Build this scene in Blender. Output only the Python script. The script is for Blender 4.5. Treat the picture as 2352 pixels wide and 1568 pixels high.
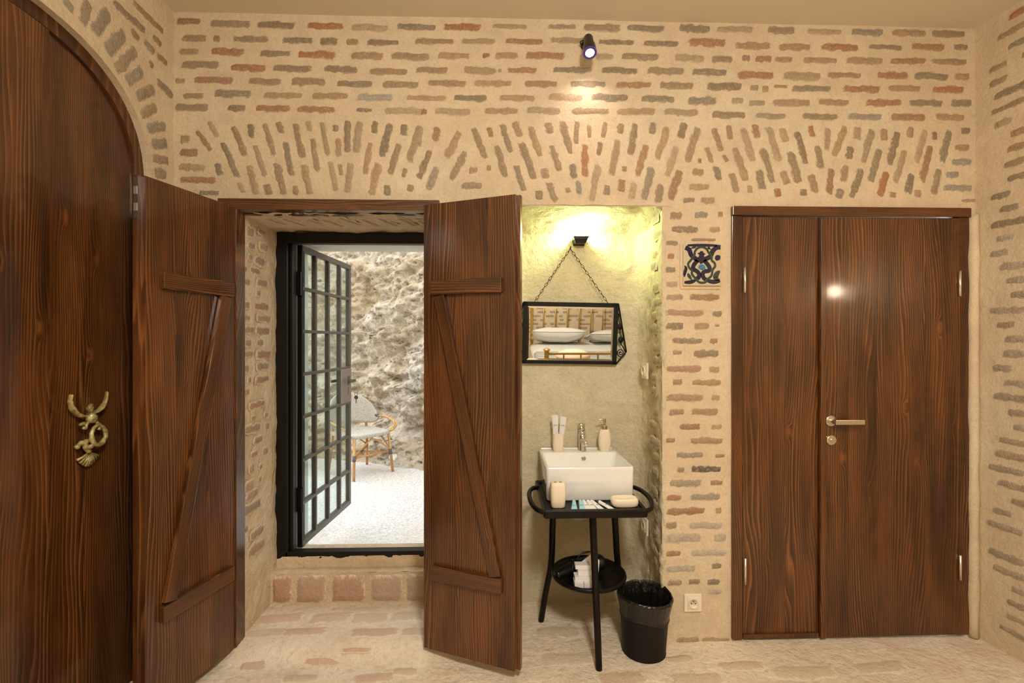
import bpy, math, random
from mathutils import Vector, Matrix, noise, Euler

# ------------------------------------------------------------------ clear
for o in list(bpy.data.objects):
    bpy.data.objects.remove(o, do_unlink=True)
scene = bpy.context.scene
COL = scene.collection
random.seed(7)
R = math.radians
V = Vector

# ------------------------------------------------------------------ camera
F_PX = 1110.7
CAM_H = 1.40
YAW = R(1.8)
cam_d = bpy.data.cameras.new('camera')
cam_d.sensor_width = 36.0
cam_d.lens = F_PX / 2352 * 36.0
cam_d.clip_start = 0.02
cam = bpy.data.objects.new('camera', cam_d)
COL.objects.link(cam)
cam.location = (0, 0, CAM_H)
cam.rotation_euler = (R(90), 0, -YAW)
scene.camera = cam

# ------------------------------------------------------------------ view, world
vs = scene.view_settings
vs.view_transform = 'Standard'
vs.look = 'None'
vs.gamma = 1.0
vs.use_curve_mapping = False
vs.exposure = 0.0

world = bpy.data.worlds.new('sky')
scene.world = world
world.use_nodes = True
bg = world.node_tree.nodes['Background']
bg.inputs['Color'].default_value = (0.93, 0.97, 1.0, 1)
bg.inputs['Strength'].default_value = 4.3

def add_light(name, kind, loc, energy, color, rot=(0, 0, 0), **kw):
    d = bpy.data.lights.new(name, kind)
    d.energy = energy
    d.color = color
    for k, v in kw.items():
        setattr(d, k, v)
    o = bpy.data.objects.new(name, d)
    COL.objects.link(o)
    o.location = loc
    o.rotation_euler = rot
    return o

# unseen ceiling lamp added to light the room (its dome comes further down)
add_light('added_ceiling_light', 'POINT', (0.35, -0.25, 2.58), 100, (1.0, 0.955, 0.87), shadow_soft_size=0.17)
add_light('added_ceiling_downlight', 'AREA', (0.35, -0.25, 2.74), 38, (1.0, 0.955, 0.87), shape='DISK', size=0.38)  # extra downward light, added to brighten the floor

# ------------------------------------------------------------------ pixel helpers
FW = V((math.sin(YAW), math.cos(YAW), 0))
RT = V((math.cos(YAW), -math.sin(YAW), 0))
UP = V((0, 0, 1))
CP = V((0, 0, CAM_H))
def ray(px, py): return FW * F_PX + RT * (px - 1176) + UP * (784 - py)
def at(px, py, Y):
    d = ray(px, py); return CP + d * (Y / d.y)
def atz(px, py, z):
    d = ray(px, py); return CP + d * ((z - CAM_H) / d.z)
def atX(px, py, X):
    d = ray(px, py); return CP + d * (X / d.x)
def atp(px, py, P, n):
    d = ray(px, py); return CP + d * (((P - CP).dot(n)) / d.dot(n))

W = 2.24            # face of the far wall
XL = -1.462         # face of the left wall
ZC = 2.895          # ceiling
NB = 2.60           # back of the washing niche
YR = -2.46          # wall behind the bed
XR = 2.285          # right corner of the far wall
RA = R(6.5)         # the right wall opens out towards the room

# ------------------------------------------------------------------ mesh builder
class MB:
    def __init__(s): s.v = []; s.f = []
    def add(s, vs_, fs, M=None):
        o = len(s.v)
        s.v += [tuple(M @ V(p)) if M else tuple(p) for p in vs_]
        s.f += [tuple(i + o for i in f) for f in fs]
        return s
    def box(s, lo, hi, M=None):
        x0, y0, z0 = lo; x1, y1, z1 = hi
        return s.add([(x0,y0,z0),(x1,y0,z0),(x1,y1,z0),(x0,y1,z0),(x0,y0,z1),(x1,y0,z1),(x1,y1,z1),(x0,y1,z1)],
                     [(3,2,1,0),(4,5,6,7),(0,1,5,4),(1,2,6,5),(2,3,7,6),(3,0,4,7)], M)
    def prism(s, poly, a, b, axis='y', M=None):
        n = len(poly)
        def P(p, t):
            return {'y': (p[0], t, p[1]), 'z': (p[0], p[1], t), 'x': (t, p[0], p[1])}[axis]
        vs_ = [P(p, a) for p in poly] + [P(p, b) for p in poly]
        fs = [tuple(range(n)), tuple(range(2*n-1, n-1, -1))]
        fs += [(i, n+i, n+(i+1) % n, (i+1) % n) for i in range(n)]
        return s.add(vs_, fs, M)
    def lathe(s, prof, n=24, M=None, sx=1, sy=1, sq=2.0):
        vs_, fs = [], []
        for (r, z) in prof:
            for k in range(n):
                a = 2*math.pi*k/n
                c, q = math.cos(a), math.sin(a)
                m = (abs(c)**sq + abs(q)**sq) ** (-1/sq)
                vs_.append((r*c*m*sx, r*q*m*sy, z))
        for i in range(len(prof)-1):
            for k in range(n):
                k2 = (k+1) % n
                fs.append((i*n+k, i*n+k2, (i+1)*n+k2, (i+1)*n+k))
        fs.append(tuple(range(n-1, -1, -1)))
        fs.append(tuple((len(prof)-1)*n+k for k in range(n)))
        return s.add(vs_, fs, M)
    def tube(s, path, r, n=10, closed=False, M=None, flat=1.0):
        path = [V(p) for p in path]
        m = len(path)
        rr = r if isinstance(r, (list, tuple)) else [r]*m
        vs_, fs = [], []
        prev = None
        for i in range(m):
            if closed: t = path[(i+1) % m] - path[i-1]
            elif i == 0: t = path[1]-path[0]
            elif i == m-1: t = path[-1]-path[-2]
            else: t = path[i+1]-path[i-1]
            t.normalize()
            if prev is None:
                ref = V((0,0,1)) if abs(t.z) < .9 else V((1,0,0))
                a = t.cross(ref).normalized()
            else:
                a = (prev - t*prev.dot(t))
                a = a.normalized() if a.length > 1e-6 else t.orthogonal().normalized()
            prev = a
            b = t.cross(a)
            for k in range(n):
                q = 2*math.pi*k/n
                vs_.append(path[i] + a*(math.cos(q)*rr[i]) + b*(math.sin(q)*rr[i]*flat))
        for i in range(m if closed else m-1):
            j = (i+1) % m
            for k in range(n):
                k2 = (k+1) % n
                fs.append((i*n+k, i*n+k2, j*n+k2, j*n+k))
        if not closed:
            fs.append(tuple(range(n-1, -1, -1)))
            fs.append(tuple((m-1)*n+k for k in range(n)))
        return s.add(vs_, fs, M)
    def surf(s, fn, nu, nv, flip=False):
        vs_ = [fn(i/nu, j/nv) for j in range(nv+1) for i in range(nu+1)]
        w = nu+1
        fs = []
        for j in range(nv):
            for i in range(nu):
                q = (j*w+i, j*w+i+1, (j+1)*w+i+1, (j+1)*w+i)
                fs.append(q[::-1] if flip else q)
        return s.add(vs_, fs)
    def build(s, name, mat, parent=None, smooth=False, bevel=0, seg=2, sub=0, loc=None, rot=None, solid=0):
        me = bpy.data.meshes.new(name)
        me.from_pydata(s.v, [], s.f)
        me.update()
        o = bpy.data.objects.new(name, me)
        COL.objects.link(o)
        me.materials.append(mat)
        if smooth:
            me.polygons.foreach_set('use_smooth', [True]*len(me.polygons))
        if parent: o.parent = parent
        if loc is not None: o.location = loc
        if rot is not None: o.rotation_euler = rot
        if solid:
            m = o.modifiers.new('solid', 'SOLIDIFY'); m.thickness = solid; m.offset = 0
        if bevel:
            m = o.modifiers.new('bevel', 'BEVEL'); m.width = bevel; m.segments = seg; m.limit_method = 'ANGLE'
            m.angle_limit = R(35)
            m.harden_normals = False
        if sub:
            m = o.modifiers.new('sub', 'SUBSURF'); m.levels = sub; m.render_levels = sub
        return o

def tag(o, label, cat, group=None, kind=None):
    o['label'] = label; o['category'] = cat
    if group: o['group'] = group
    if kind: o['kind'] = kind
    return o
def thing(name, label, cat, loc=(0,0,0), rot=(0,0,0), group=None, kind=None):
    o = bpy.data.objects.new(name, None)
    o.empty_display_size = .05
    COL.objects.link(o)
    o.location = loc; o.rotation_euler = rot
    return tag(o, label, cat, group, kind)
def copy_tree(o, parent=None):
    c = o.copy(); COL.objects.link(c); c.parent = parent
    for ch in [x for x in COL.objects if x.parent == o]:
        copy_tree(ch, c)
    return c
def smooth_path(pts, n=6):
    """Catmull-Rom through the points"""
    pts = [V(p) for p in pts]; out = []
    for i in range(len(pts)-1):
        p0 = pts[max(i-1,0)]; p1 = pts[i]; p2 = pts[i+1]; p3 = pts[min(i+2,len(pts)-1)]
        for k in range(n):
            t = k/n
            out.append(.5*((2*p1)+(p2-p0)*t+(2*p0-5*p1+4*p2-p3)*t*t+(3*p1-p0-3*p2+p3)*t**3))
    out.append(pts[-1]); return out
def fbm(p, oct=4, h=.55):
    a, s_ = 1.0, 0.0
    q = V(p)
    for _ in range(oct):
        s_ += a*noise.noise(q); q = q*2.03; a *= h
    return s_

# ------------------------------------------------------------------ materials
class NT:
    def __init__(s, name):
        s.m = bpy.data.materials.new(name); s.m.use_nodes = True
        s.t = s.m.node_tree; s.n = s.t.nodes; s.l = s.t.links
        s.b = s.n['Principled BSDF']
    def node(s, t, **kw):
        x = s.n.new(t)
        for k, v in kw.items():
            if k.startswith('in_'):
                key = k[3:]
                x.inputs[int(key) if key.isdigit() else key.replace('_', ' ')].default_value = v
            else: setattr(x, k, v)
        return x
    def link(s, a, b): s.l.new(a, b)
    def tex(s, coord='Object', scale=(1,1,1), loc=(0,0,0)):
        if coord == 'World': o = s.node('ShaderNodeNewGeometry').outputs['Position']
        else: o = s.node('ShaderNodeTexCoord').outputs[coord]
        mp = s.node('ShaderNodeMapping'); mp.inputs['Scale'].default_value = scale; mp.inputs['Location'].default_value = loc
        s.link(o, mp.inputs['Vector']); return mp.outputs['Vector']
    def noise(s, vec, scale, detail=4, rough=.55, dist=0):
        x = s.node('ShaderNodeTexNoise'); x.inputs['Scale'].default_value = scale
        x.inputs['Detail'].default_value = detail; x.inputs['Roughness'].default_value = rough
        x.inputs['Distortion'].default_value = dist
        if vec is not None: s.link(vec, x.inputs['Vector'])
        return x.outputs['Fac']
    def ramp(s, fac, stops):
        x = s.node('ShaderNodeValToRGB'); e = x.color_ramp.elements
        while len(e) < len(stops): e.new(.5)
        for i, (p, c) in enumerate(stops):
            e[i].position = p; e[i].color = (c[0], c[1], c[2], 1) if not isinstance(c, (int, float)) else (c, c, c, 1)
        s.link(fac, x.inputs['Fac']); return x.outputs['Color']
    def mix(s, fac, a, b, mode='MIX'):
        x = s.node('ShaderNodeMix', data_type='RGBA', blend_type=mode)
        for sock, val in ((x.inputs[0], fac), (x.inputs[6], a), (x.inputs[7], b)):
            if hasattr(val, 'default_value'): s.link(val, sock)
            elif isinstance(val, (int, float)): sock.default_value = val
            else: sock.default_value = (val[0], val[1], val[2], 1)
        return x.outputs[2]
    def math(s, op, a, b=0.0, c=0.0):
        x = s.node('ShaderNodeMath', operation=op)
        for i, val in enumerate((a, b, c)):
            if hasattr(val, 'default_value'): s.link(val, x.inputs[i])
            else: x.inputs[i].default_value = val
        return x.outputs[0]
    def bump(s, h, strength=.3, dist=.01):
        x = s.node('ShaderNodeBump'); x.inputs['Strength'].default_value = strength; x.inputs['Distance'].default_value = dist
        s.link(h, x.inputs['Height']); s.link(x.outputs['Normal'], s.b.inputs['Normal']); return x
    def set(s, **kw):
        for k, v in kw.items():
            i = s.b.inputs[k.replace('_', ' ')]
            if hasattr(v, 'default_value'): s.link(v, i)
            elif isinstance(v, tuple): i.default_value = (v[0], v[1], v[2], 1)
            else: i.default_value = v
        return s

def simple(name, col, rough=.5, metal=0, **kw):
    t = NT(name); t.set(Base_Color=col, Roughness=rough, Metallic=metal, **kw); return t.m

PL_A, PL_B, PL_C = (.72,.585,.405), (.66,.52,.345), (.74,.63,.46)
def plaster(name, a=PL_A, b=PL_B, c=PL_C, bump=.35, fine=90, stain=None):
    t = NT(name)
    v = t.tex('World')
    n1 = t.noise(v, 1.7, 5, .6); n2 = t.noise(v, 7, 5, .65, .4); n3 = t.noise(v, fine, 5, .7)
    c1 = t.ramp(n1, [(.34, b), (.52, a), (.70, c)])
    c2 = t.mix(t.ramp(n2, [(.44, 0.0), (.72, .55)]), c1, tuple(x*.82 for x in b))
    if stain:
        s_ = t.noise(v, 3.1, 6, .7, .8)
        c2 = t.mix(t.ramp(s_, [(.50, 0.0), (.66, stain[1])]), c2, stain[0])
    n4 = t.noise(v, 240, 3, .7)
    c3 = t.mix(t.ramp(n3, [(.30, .42), (.50, 0.0)]), c2, (.46,.33,.20))
    c3 = t.mix(t.ramp(n4, [(.30, .35), (.52, 0.0)]), c3, (.48,.35,.22))
    t.set(Base_Color=c3, Roughness=.92)
    t.b.inputs['Specular IOR Level'].default_value = .15
    h = t.math('ADD', t.math('MULTIPLY', n3, .55), t.math('ADD', n2, t.noise(v, 28, 4, .6)))
    t.bump(h, bump*1.35, .014)
    return t.m
M_PLASTER = plaster('wall_plaster')
M_NICHE = plaster('niche_plaster', (.68,.60,.42), (.60,.52,.35), (.72,.66,.49), .55, 70)
M_JAMB = plaster('jamb_plaster', (.72,.58,.40), (.63,.49,.32), (.74,.64,.49), .6, 60)
M_FLOOR = plaster('floor_plaster', (.84,.72,.56), (.75,.63,.48), (.86,.77,.62), .6, 45, ((.72,.50,.37), .5))
M_CEIL = simple('ceiling_paint', (.70,.62,.485), .9)
M_WHITEWALL = plaster('white_plaster', (.78,.76,.70), (.72,.70,.64), (.82,.80,.75), .3)

def brick_mat(name, plaster_col=(.72,.58,.40), dk=.5, rd=.3):
    t = NT(name)
    v = t.tex('World')
    oi = t.node('ShaderNodeObjectInfo')
    at_ = t.node('ShaderNodeAttribute'); at_.attribute_name = 'rim'
    n1 = t.noise(v, 30, 5, .7, .5); n2 = t.noise(v, 95, 4, .7); n3 = t.noise(v, 9, 3, .6)
    base = t.mix(t.ramp(n1, [(.36, dk), (.62, 0.0)]), oi.outputs['Color'], (.24,.19,.14))
    base = t.mix(t.ramp(n3, [(.54, 0.0), (.70, rd)]), base, (.44,.20,.11))
    base = t.mix(t.ramp(n2, [(.52, 0.0), (.72, .75)]), base, (.60,.46,.31))
    # smeared pointing creeping over the rim of the brick
    e = t.math('ADD', t.math('MULTIPLY', at_.outputs['Fac'], 1.15), t.math('MULTIPLY', t.math('SUBTRACT', n1, .5), 2.0))
    e = t.math('ADD', e, t.math('MULTIPLY', t.math('SUBTRACT', n2, .5), 1.1))
    k = t.ramp(e, [(.34, 0.0), (.86, .95)])
    col = t.mix(k, plaster_col, base)
    t.set(Base_Color=col, Roughness=.93)
    t.b.inputs['Specular IOR Level'].default_value = .12
    t.bump(t.math('ADD', n1, t.math('MULTIPLY', n2, .6)), .8, .012)
    return t.m
M_BRICK = brick_mat('old_brick')
M_STONE = brick_mat('floor_stone', (.83,.71,.55), .10, .10)

def wood(name, dark=(.016,.0056,.0017), mid=(.082,.027,.0066), light=(.30,.115,.032), rough=.33, freq=90, coat=.35, gain=1.0, bump=.18):
    t = NT(name)
    tc = t.node('ShaderNodeTexCoord').outputs['Object']
    rnd = t.node('ShaderNodeObjectInfo').outputs['Random']
    off = t.node('ShaderNodeCombineXYZ')
    t.link(t.math('MULTIPLY', rnd, 37.0), off.inputs[0]); t.link(t.math('MULTIPLY', rnd, 11.0), off.inputs[2])
    ad = t.node('ShaderNodeVectorMath', operation='ADD'); t.link(tc, ad.inputs[0]); t.link(off.outputs[0], ad.inputs[1])
    P = ad.outputs[0]
    def mp(sc):
        m = t.node('ShaderNodeMapping'); m.inputs['Scale'].default_value = sc; t.link(P, m.inputs['Vector']); return m.outputs[0]
    sep = t.node('ShaderNodeSeparateXYZ'); t.link(tc, sep.inputs[0])
    big = t.noise(mp((5.0, 2.0, .62)), 1.0, 2, .45)
    # knots: sparse points that push the year rings aside
    vo = t.node('ShaderNodeTexVoronoi', feature='F1'); vo.inputs['Scale'].default_value = 1.0
    t.link(mp((7.0, .01, 2.6)), vo.inputs['Vector'])
    kd = vo.outputs['Distance']
    knot = t.ramp(kd, [(0.0, 1.0), (.16, .38), (.42, 0.0)])
    h = t.math('ADD', sep.outputs[0], t.math('MULTIPLY', big, .20))
    h = t.math('ADD', h, t.math('MULTIPLY', t.math('MULTIPLY', knot, knot), .035))
    h = t.math('ADD', h, t.math('MULTIPLY', t.noise(mp((60, 20, 2.2)), 1.0, 2, .5), .006))
    saw = t.math('FRACT', t.math('MULTIPLY', h, freq))
    ring = t.ramp(saw, [(0.0, 0.0), (.55, .25), (.86, 1.0), (1.0, 0.0)])
    fine = t.noise(mp((260, 60, 4.0)), 1.0, 4, .65)
    blot = t.noise(mp((7.5, 3, 1.6)), 1.0, 4, .6)
    c = t.mix(t.ramp(blot, [(.30, 0.0), (.62, 1.0)]), dark, mid)
    c = t.mix(t.ramp(blot, [(.50, 0.0), (.75, .8)]), c, (mid[0]*1.7, mid[1]*1.65, mid[2]*1.5))
    c = t.mix(t.math('MULTIPLY', ring, t.ramp(t.noise(mp((9, 3, .8)), 1.0, 2, .5), [(.36, .15), (.60, .85)])), c, light)
    c = t.mix(t.ramp(fine, [(.30, .55), (.55, 0.0)]), c, tuple(x*.55 for x in dark))
    c = t.mix(t.ramp(kd, [(.02, .65), (.10, 0.0)]), c, (light[0]*.9, light[1]*.75, light[2]*.6))
    if gain != 1: c = t.mix(1.0, c, (gain, gain, gain), 'MULTIPLY')
    t.set(Base_Color=c, Roughness=rough)
    t.b.inputs['Specular IOR Level'].default_value = .32; t.b.inputs['Coat Weight'].default_value = coat*1.5; t.b.inputs['Coat Roughness'].default_value = .12
    t.bump(t.math('ADD', t.math('MULTIPLY', ring, .6), fine), bump, .004)
    return t.m
M_WOOD = wood('stained_pine')
M_WOOD2 = wood('stained_pine_trim', freq=140, bump=.05)

M_STEEL = NT('black_steel'); M_STEEL.set(Base_Color=(.005,.0045,.004), Roughness=.42, Specular_IOR_Level=.3)
M_STEEL.bump(M_STEEL.noise(M_STEEL.tex('World'), 60, 3), .08, .004); M_STEEL = M_STEEL.m
M_STEELG = simple('grey_steel', (.10,.085,.07), .42, .3)
M_PLATE = simple('lock_plate_steel', (.36,.31,.27), .38, .75)
M_CHROME = simple('chrome', (.80,.81,.82), .08, 1.0)
M_NICKEL = simple('brushed_nickel', (.66,.60,.50), .26, 1.0)
M_HINGE = simple('hinge_metal', (.85,.80,.68), .3, .9)
M_CERAMIC = simple('white_ceramic', (.80,.79,.76), .10, 0, Coat_Weight=.5)
M_BEIGE = simple('beige_stoneware', (.82,.70,.53), .55)
M_BLACKWOOD = NT('black_bentwood'); M_BLACKWOOD.set(Base_Color=M_BLACKWOOD.ramp(M_BLACKWOOD.noise(M_BLACKWOOD.tex('World', (60,60,4)), 3, 4), [(.4,(.0035,.003,.0026)), (.75,(.011,.008,.006))]), Roughness=.36, Specular_IOR_Level=.22); M_BLACKWOOD = M_BLACKWOOD.m
M_IRON = NT('wrought_iron'); M_IRON.set(Base_Color=(.006,.0052,.0042), Roughness=.5, Specular_IOR_Level=.25); M_IRON.bump(M_IRON.noise(M_IRON.tex('World'), 220, 3), .25, .003); M_IRON = M_IRON.m
M_BLACKPL = simple('black_plastic', (.005,.005,.005), .32)
M_BIN = NT('bin_plastic'); M_BIN.set(Base_Color=(.005,.0045,.0036), Roughness=.45, Specular_IOR_Level=.25); M_BIN = M_BIN.m
M_LINER = NT('bin_liner'); M_LINER.set(Base_Color=(.008,.007,.0055), Roughness=.2); M_LINER.bump(M_LINER.noise(M_LINER.tex('World', (1,1,.4)), 55, 3, .6, 1.0), .5, .012); M_LINER = M_LINER.m
M_WHITEPL = simple('cream_plastic', (.80,.72,.56), .35)
M_CARD = simple('white_card', (.76,.73,.70), .7)
M_VIOLET = simple('violet_print', (.10,.06,.30), .6)
M_PAPER = simple('paper_wrap', (.80,.78,.75), .6)
M_INK = simple('print_ink', (.06,.06,.07), .7)
M_AQUA = simple('aqua_tube', (.30,.62,.68), .35)
M_TUBE = simple('white_tube', (.76,.75,.74), .35)
M_BLUEINK = simple('blue_ink', (.16,.30,.45), .6)
M_HOSE = NT('drain_hose'); M_HOSE.set(Base_Color=(.62,.60,.55), Roughness=.45); M_HOSE = M_HOSE.m
M_MIRROR = simple('mirror_silver', (.88,.90,.87), .012, 1.0)
M_SHEET = NT('white_linen'); M_SHEET.set(Base_Color=(.66,.65,.61), Roughness=.85); M_SHEET.bump(M_SHEET.noise(M_SHEET.tex('World'), 9, 4, .6, .5), .35, .03); M_SHEET = M_SHEET.m
M_PINK = simple('blush_fabric', (.78,.56,.44), .9)
M_BRASS = NT('aged_brass'); 
M_BRASS.set(Base_Color=M_BRASS.ramp(M_BRASS.noise(M_BRASS.tex('World'), 70, 4), [(.35,(.30,.22,.07)), (.65,(.60,.48,.20))]), Roughness=.42, Metallic=.7); M_BRASS = M_BRASS.m
M_BEDBRASS = simple('bed_brass', (.46,.30,.07), .36, .65)
t = NT('striped_blanket'); wv = t.node('ShaderNodeTexWave', bands_direction='Y'); wv.inputs['Scale'].default_value = 5.5; wv.inputs['Distortion'].default_value = .6
t.link(t.tex('World'), wv.inputs['Vector']); t.set(Base_Color=t.ramp(wv.outputs['Fac'], [(.25,(.10,.11,.11)), (.5,(.42,.41,.38)), (.8,(.56,.55,.52))]), Roughness=.95); M_BLANKET = t.m
M_TILE = simple('tile_cream', (.56,.46,.30), .14, 0, Coat_Weight=.7)
M_TBLUE = simple('tile_cobalt', (.012,.013,.040), .10, 0, Coat_Weight=.8)
M_TGREEN = simple('tile_green', (.030,.055,.040), .12, 0, Coat_Weight=.8)
M_TTURQ = simple('tile_turquoise', (.05,.20,.32), .12, 0, Coat_Weight=.8)
M_PATINA = NT('patinated_brass')
M_PATINA.set(Base_Color=M_PATINA.ramp(M_PATINA.noise(M_PATINA.tex('World'), 55, 4, .65), [(.36,(.20,.15,.05)), (.55,(.46,.38,.15)), (.72,(.58,.56,.34))]), Roughness=.42, Metallic=.25); M_PATINA = M_PATINA.m

t = NT('door_glass')
t.n.remove(t.b)
tr = t.node('ShaderNodeBsdfTransparent'); tr.inputs[0].default_value = (.86,.92,.90,1)
gl = t.node('ShaderNodeBsdfGlossy'); gl.inputs['Roughness'].default_value = .02
fr = t.node('ShaderNodeFresnel'); fr.inputs[0].default_value = 1.5
gm = t.node('ShaderNodeNewGeometry'); t.link(t.math('SUBTRACT', 1.5, t.math('MULTIPLY', gm.outputs['Backfacing'], 1.5-1/1.5)), fr.inputs[0])
mx = t.node('ShaderNodeMixShader'); t.link(fr.outputs[0], mx.inputs[0]); t.link(tr.outputs[0], mx.inputs[1]); t.link(gl.outputs[0], mx.inputs[2])
t.link(mx.outputs[0], t.n['Material Output'].inputs['Surface']); M_GLASS = t.m

t = NT('limestone_rock')
v = t.tex('World')
n1 = t.noise(v, 1.6, 6, .62, .6); n2 = t.noise(v, 11, 6, .7, .3); n3 = t.noise(v, 48, 4, .7)
c = t.ramp(n1, [(.32,(.42,.29,.15)), (.48,(.52,.42,.29)), (.66,(.66,.59,.49))])
c = t.mix(t.ramp(n2, [(.35, .8), (.50, 0.0)]), c, (.24,.155,.075))
c = t.mix(t.ramp(n3, [(.55, 0.0), (.75, .6)]), c, (.85,.82,.76))
t.set(Base_Color=c, Roughness=.95); t.bump(t.math('ADD', n2, t.math('MULTIPLY', n3, .45)), .9, .05); M_ROCK = t.m
t = NT('pebble_concrete')
v = t.tex('World'); vo = t.node('ShaderNodeTexVoronoi'); vo.inputs['Scale'].default_value = 62; t.link(v, vo.inputs['Vector'])
c = t.ramp(t.noise(v, 70, 5, .75), [(.36,(.36,.33,.29)), (.5,(.56,.54,.51)), (.62,(.70,.69,.67))])
c = t.mix(t.ramp(t.noise(v, 1.2, 3), [(.45, 0.0), (.65, .35)]), c, (.72,.58,.42))
t.set(Base_Color=c, Roughness=.9); t.bump(vo.outputs['Distance'], .5, .01); M_PEBBLE = t.m
t = NT('bamboo_tube'); t.set(Base_Color=t.ramp(t.noise(t.tex('Object', (20,20,2)), 3, 3), [(.35,(.34,.17,.055)), (.65,(.52,.29,.10))]), Roughness=.35); M_BAMBOO = t.m
t = NT('woven_mesh'); v = t.tex('Object')
wa = t.noise(t.tex('Object', (40,40,320)), 2, 3); wb = t.noise(t.tex('Object', (320,320,30)), 2, 3)
t.set(Base_Color=t.ramp(t.math('MULTIPLY', t.math('ADD', wa, wb), .5), [(.40,(.22,.19,.15)), (.55,(.52,.48,.41))]), Roughness=.85); M_WEAVE = t.m
M_BIND = simple('grey_binding', (.09,.09,.095), .6)
def emis(name, col, s_):
    t = NT(name); t.set(Base_Color=(.8,.8,.8), Roughness=.4); t.b.inputs['Emission Color'].default_value = (*col, 1); t.b.inputs['Emission Strength'].default_value = s_; return t.m
M_LENS = emis('lamp_lens', (.80,.78,1.0), 14)
M_LENSRIM = simple('lamp_rim', (.09,.05,.34), .25)
M_LEDN = emis('niche_led', (1.0,1.0,.80), 18)
M_OPAL = emis('added_lamp_dome', (1.0,.86,.68), 1.6)
M_BULB = emis('added_sconce_bulb', (1.0,.75,.45), 8)
M_SHELLW = simple('rear_plaster', (.66,.54,.38), .95)

# ------------------------------------------------------------------ wall relief + bricks
def wdisp(x, z, seed=0.0, amp=1.0):
    return amp*(.0045*noise.noise(V((x*2.6, z*2.6, seed))) + .0009*noise.noise(V((x*9, z*9, seed+5))))
def ypatch(mb, x0, x1, z0, z1, Y, step=.03, seed=0., amp=1.):
    nu = max(1, int((x1-x0)/step)); nv = max(1, int((z1-z0)/step))
    mb.surf(lambda u, v: (x0+(x1-x0)*u, Y - wdisp(x0+(x1-x0)*u, z0+(z1-z0)*v, seed, amp), z0+(z1-z0)*v), nu, nv)

def brick_mesh(seed, ragv, ragu, nx=8, ny=4):
    rng = random.Random(seed)
    vs_, fs, rim = [], [], []
    top = [rng.uniform(-1, 1) for _ in range(nx)]; bot = [rng.uniform(-1, 1) for _ in range(nx)]
    sk = rng.uniform(-.06, .06)
    for j in range(ny):
        for i in range(nx):
            edge = i in (0, nx-1) or j in (0, ny-1)
            u = i/(nx-1)-.5; v = j/(ny-1)-.5
            if edge and (j in (0, ny-1)):
                v += (top[i] if j else bot[i])*ragv
            if i in (0, nx-1):
                u += rng.uniform(-1, 1)*ragu
                v *= .72
            if i in (1, nx-2): v *= .93; u += rng.uniform(-.4, .4)*ragu; u += .03*(1 if u < 0 else -1)*-1
            v += sk*u
            z = -.0024 if edge else .0032 + rng.uniform(-.001, .0012)
            vs_.append((u, v, z)); rim.append(0.0 if edge else 1.0)
    for j in range(ny-1):
        for i in range(nx-1):
            fs.append((j*nx+i, j*nx+i+1, (j+1)*nx+i+1, (j+1)*nx+i))
    me = bpy.data.meshes.new('brick')
    me.from_pydata(vs_, [], fs); me.update()
    me.polygons.foreach_set('use_smooth', [True]*len(me.polygons))
    a = me.attributes.new('rim', 'FLOAT', 'POINT')
    a.data.foreach_set('value', rim)
    return me
B_LONG = [brick_mesh(100+i, .15, .018) for i in range(10)]
B_SHORT = [brick_mesh(200+i, .12, .06, 6, 4) for i in range(7)]
S_MESH = [brick_mesh(300+i, .10, .06, 7, 5) for i in range(7)]
for m in B_LONG+B_SHORT: m.materials.append(M_BRICK)
for m in S_MESH: m.materials.append(M_STONE)
PAL = [((.40,.285,.165), 5), ((.33,.245,.15), 5), ((.45,.30,.17), 4), ((.40,.22,.115), 2.0), ((.29,.235,.155), 4), ((.50,.375,.235), 3.5), ((.44,.19,.085), .8), ((.36,.315,.23), 1.5)]
def pick_col(rng):
    c = rng.choices([p[0] for p in PAL], [p[1] for p in PAL])[0]
    k = rng.uniform(.86, 1.15)
    return (c[0]*k, c[1]*k, c[2]*k, 1)
BR = random.Random(42)
def put_brick(parent, P, u, v, n, L, Hh, col=None, lib=None, name='brick', proud=0.0):
    lib = lib or (B_LONG if L/Hh > 2.6 else B_SHORT)
    o = bpy.data.objects.new(name, BR.choice(lib))
    COL.objects.link(o); o.parent = parent
    s_ = BR.choice((1, -1)); s2 = BR.choice((1, -1))
    if s_*s2 < 0: s2 = s_
    u = u*s_; v = v*s2
    M = Matrix.Identity(4)
    for r in range(3):
        M[r][0] = u[r]*L; M[r][1] = v[r]*Hh; M[r][2] = n[r]; M[r][3] = P[r]+n[r]*proud
    o.matrix_local = M
    o.color = col or pick_col(BR)
    return o
NB_Y = V((0,-1,0))
def back_h(parent, x0, x1, yc, h, col=None, seed=0.):
    a = at(x0, yc, W); b = at(x1, yc, W); t_ = at((x0+x1)/2, yc-h/2, W); q = at((x0+x1)/2, yc+h/2, W)
    P = (a+b)/2; P.y = W - wdisp(P.x, P.z, seed)
    an = BR.uniform(-.012, .012)
    put_brick(parent, P, V((math.cos(an),0,math.sin(an))), V((-math.sin(an),0,math.cos(an))), NB_Y, (b-a).length*1.06, (t_-q).length*1.38, col)
def back_s(parent, x0, y0, x1, y1, w, col=None):
    a = at(x0, y0, W); b = at(x1, y1, W)
    P = (a+b)/2; P.y = W - wdisp(P.x, P.z)
    d = b-a; d.y = 0; L = d.length; d.normalize()
    ww = w/F_PX*W
    put_brick(parent, P, d, V((-d.z,0,d.x)), NB_Y, max(L, .02)*1.06, ww*1.32, col)

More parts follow.
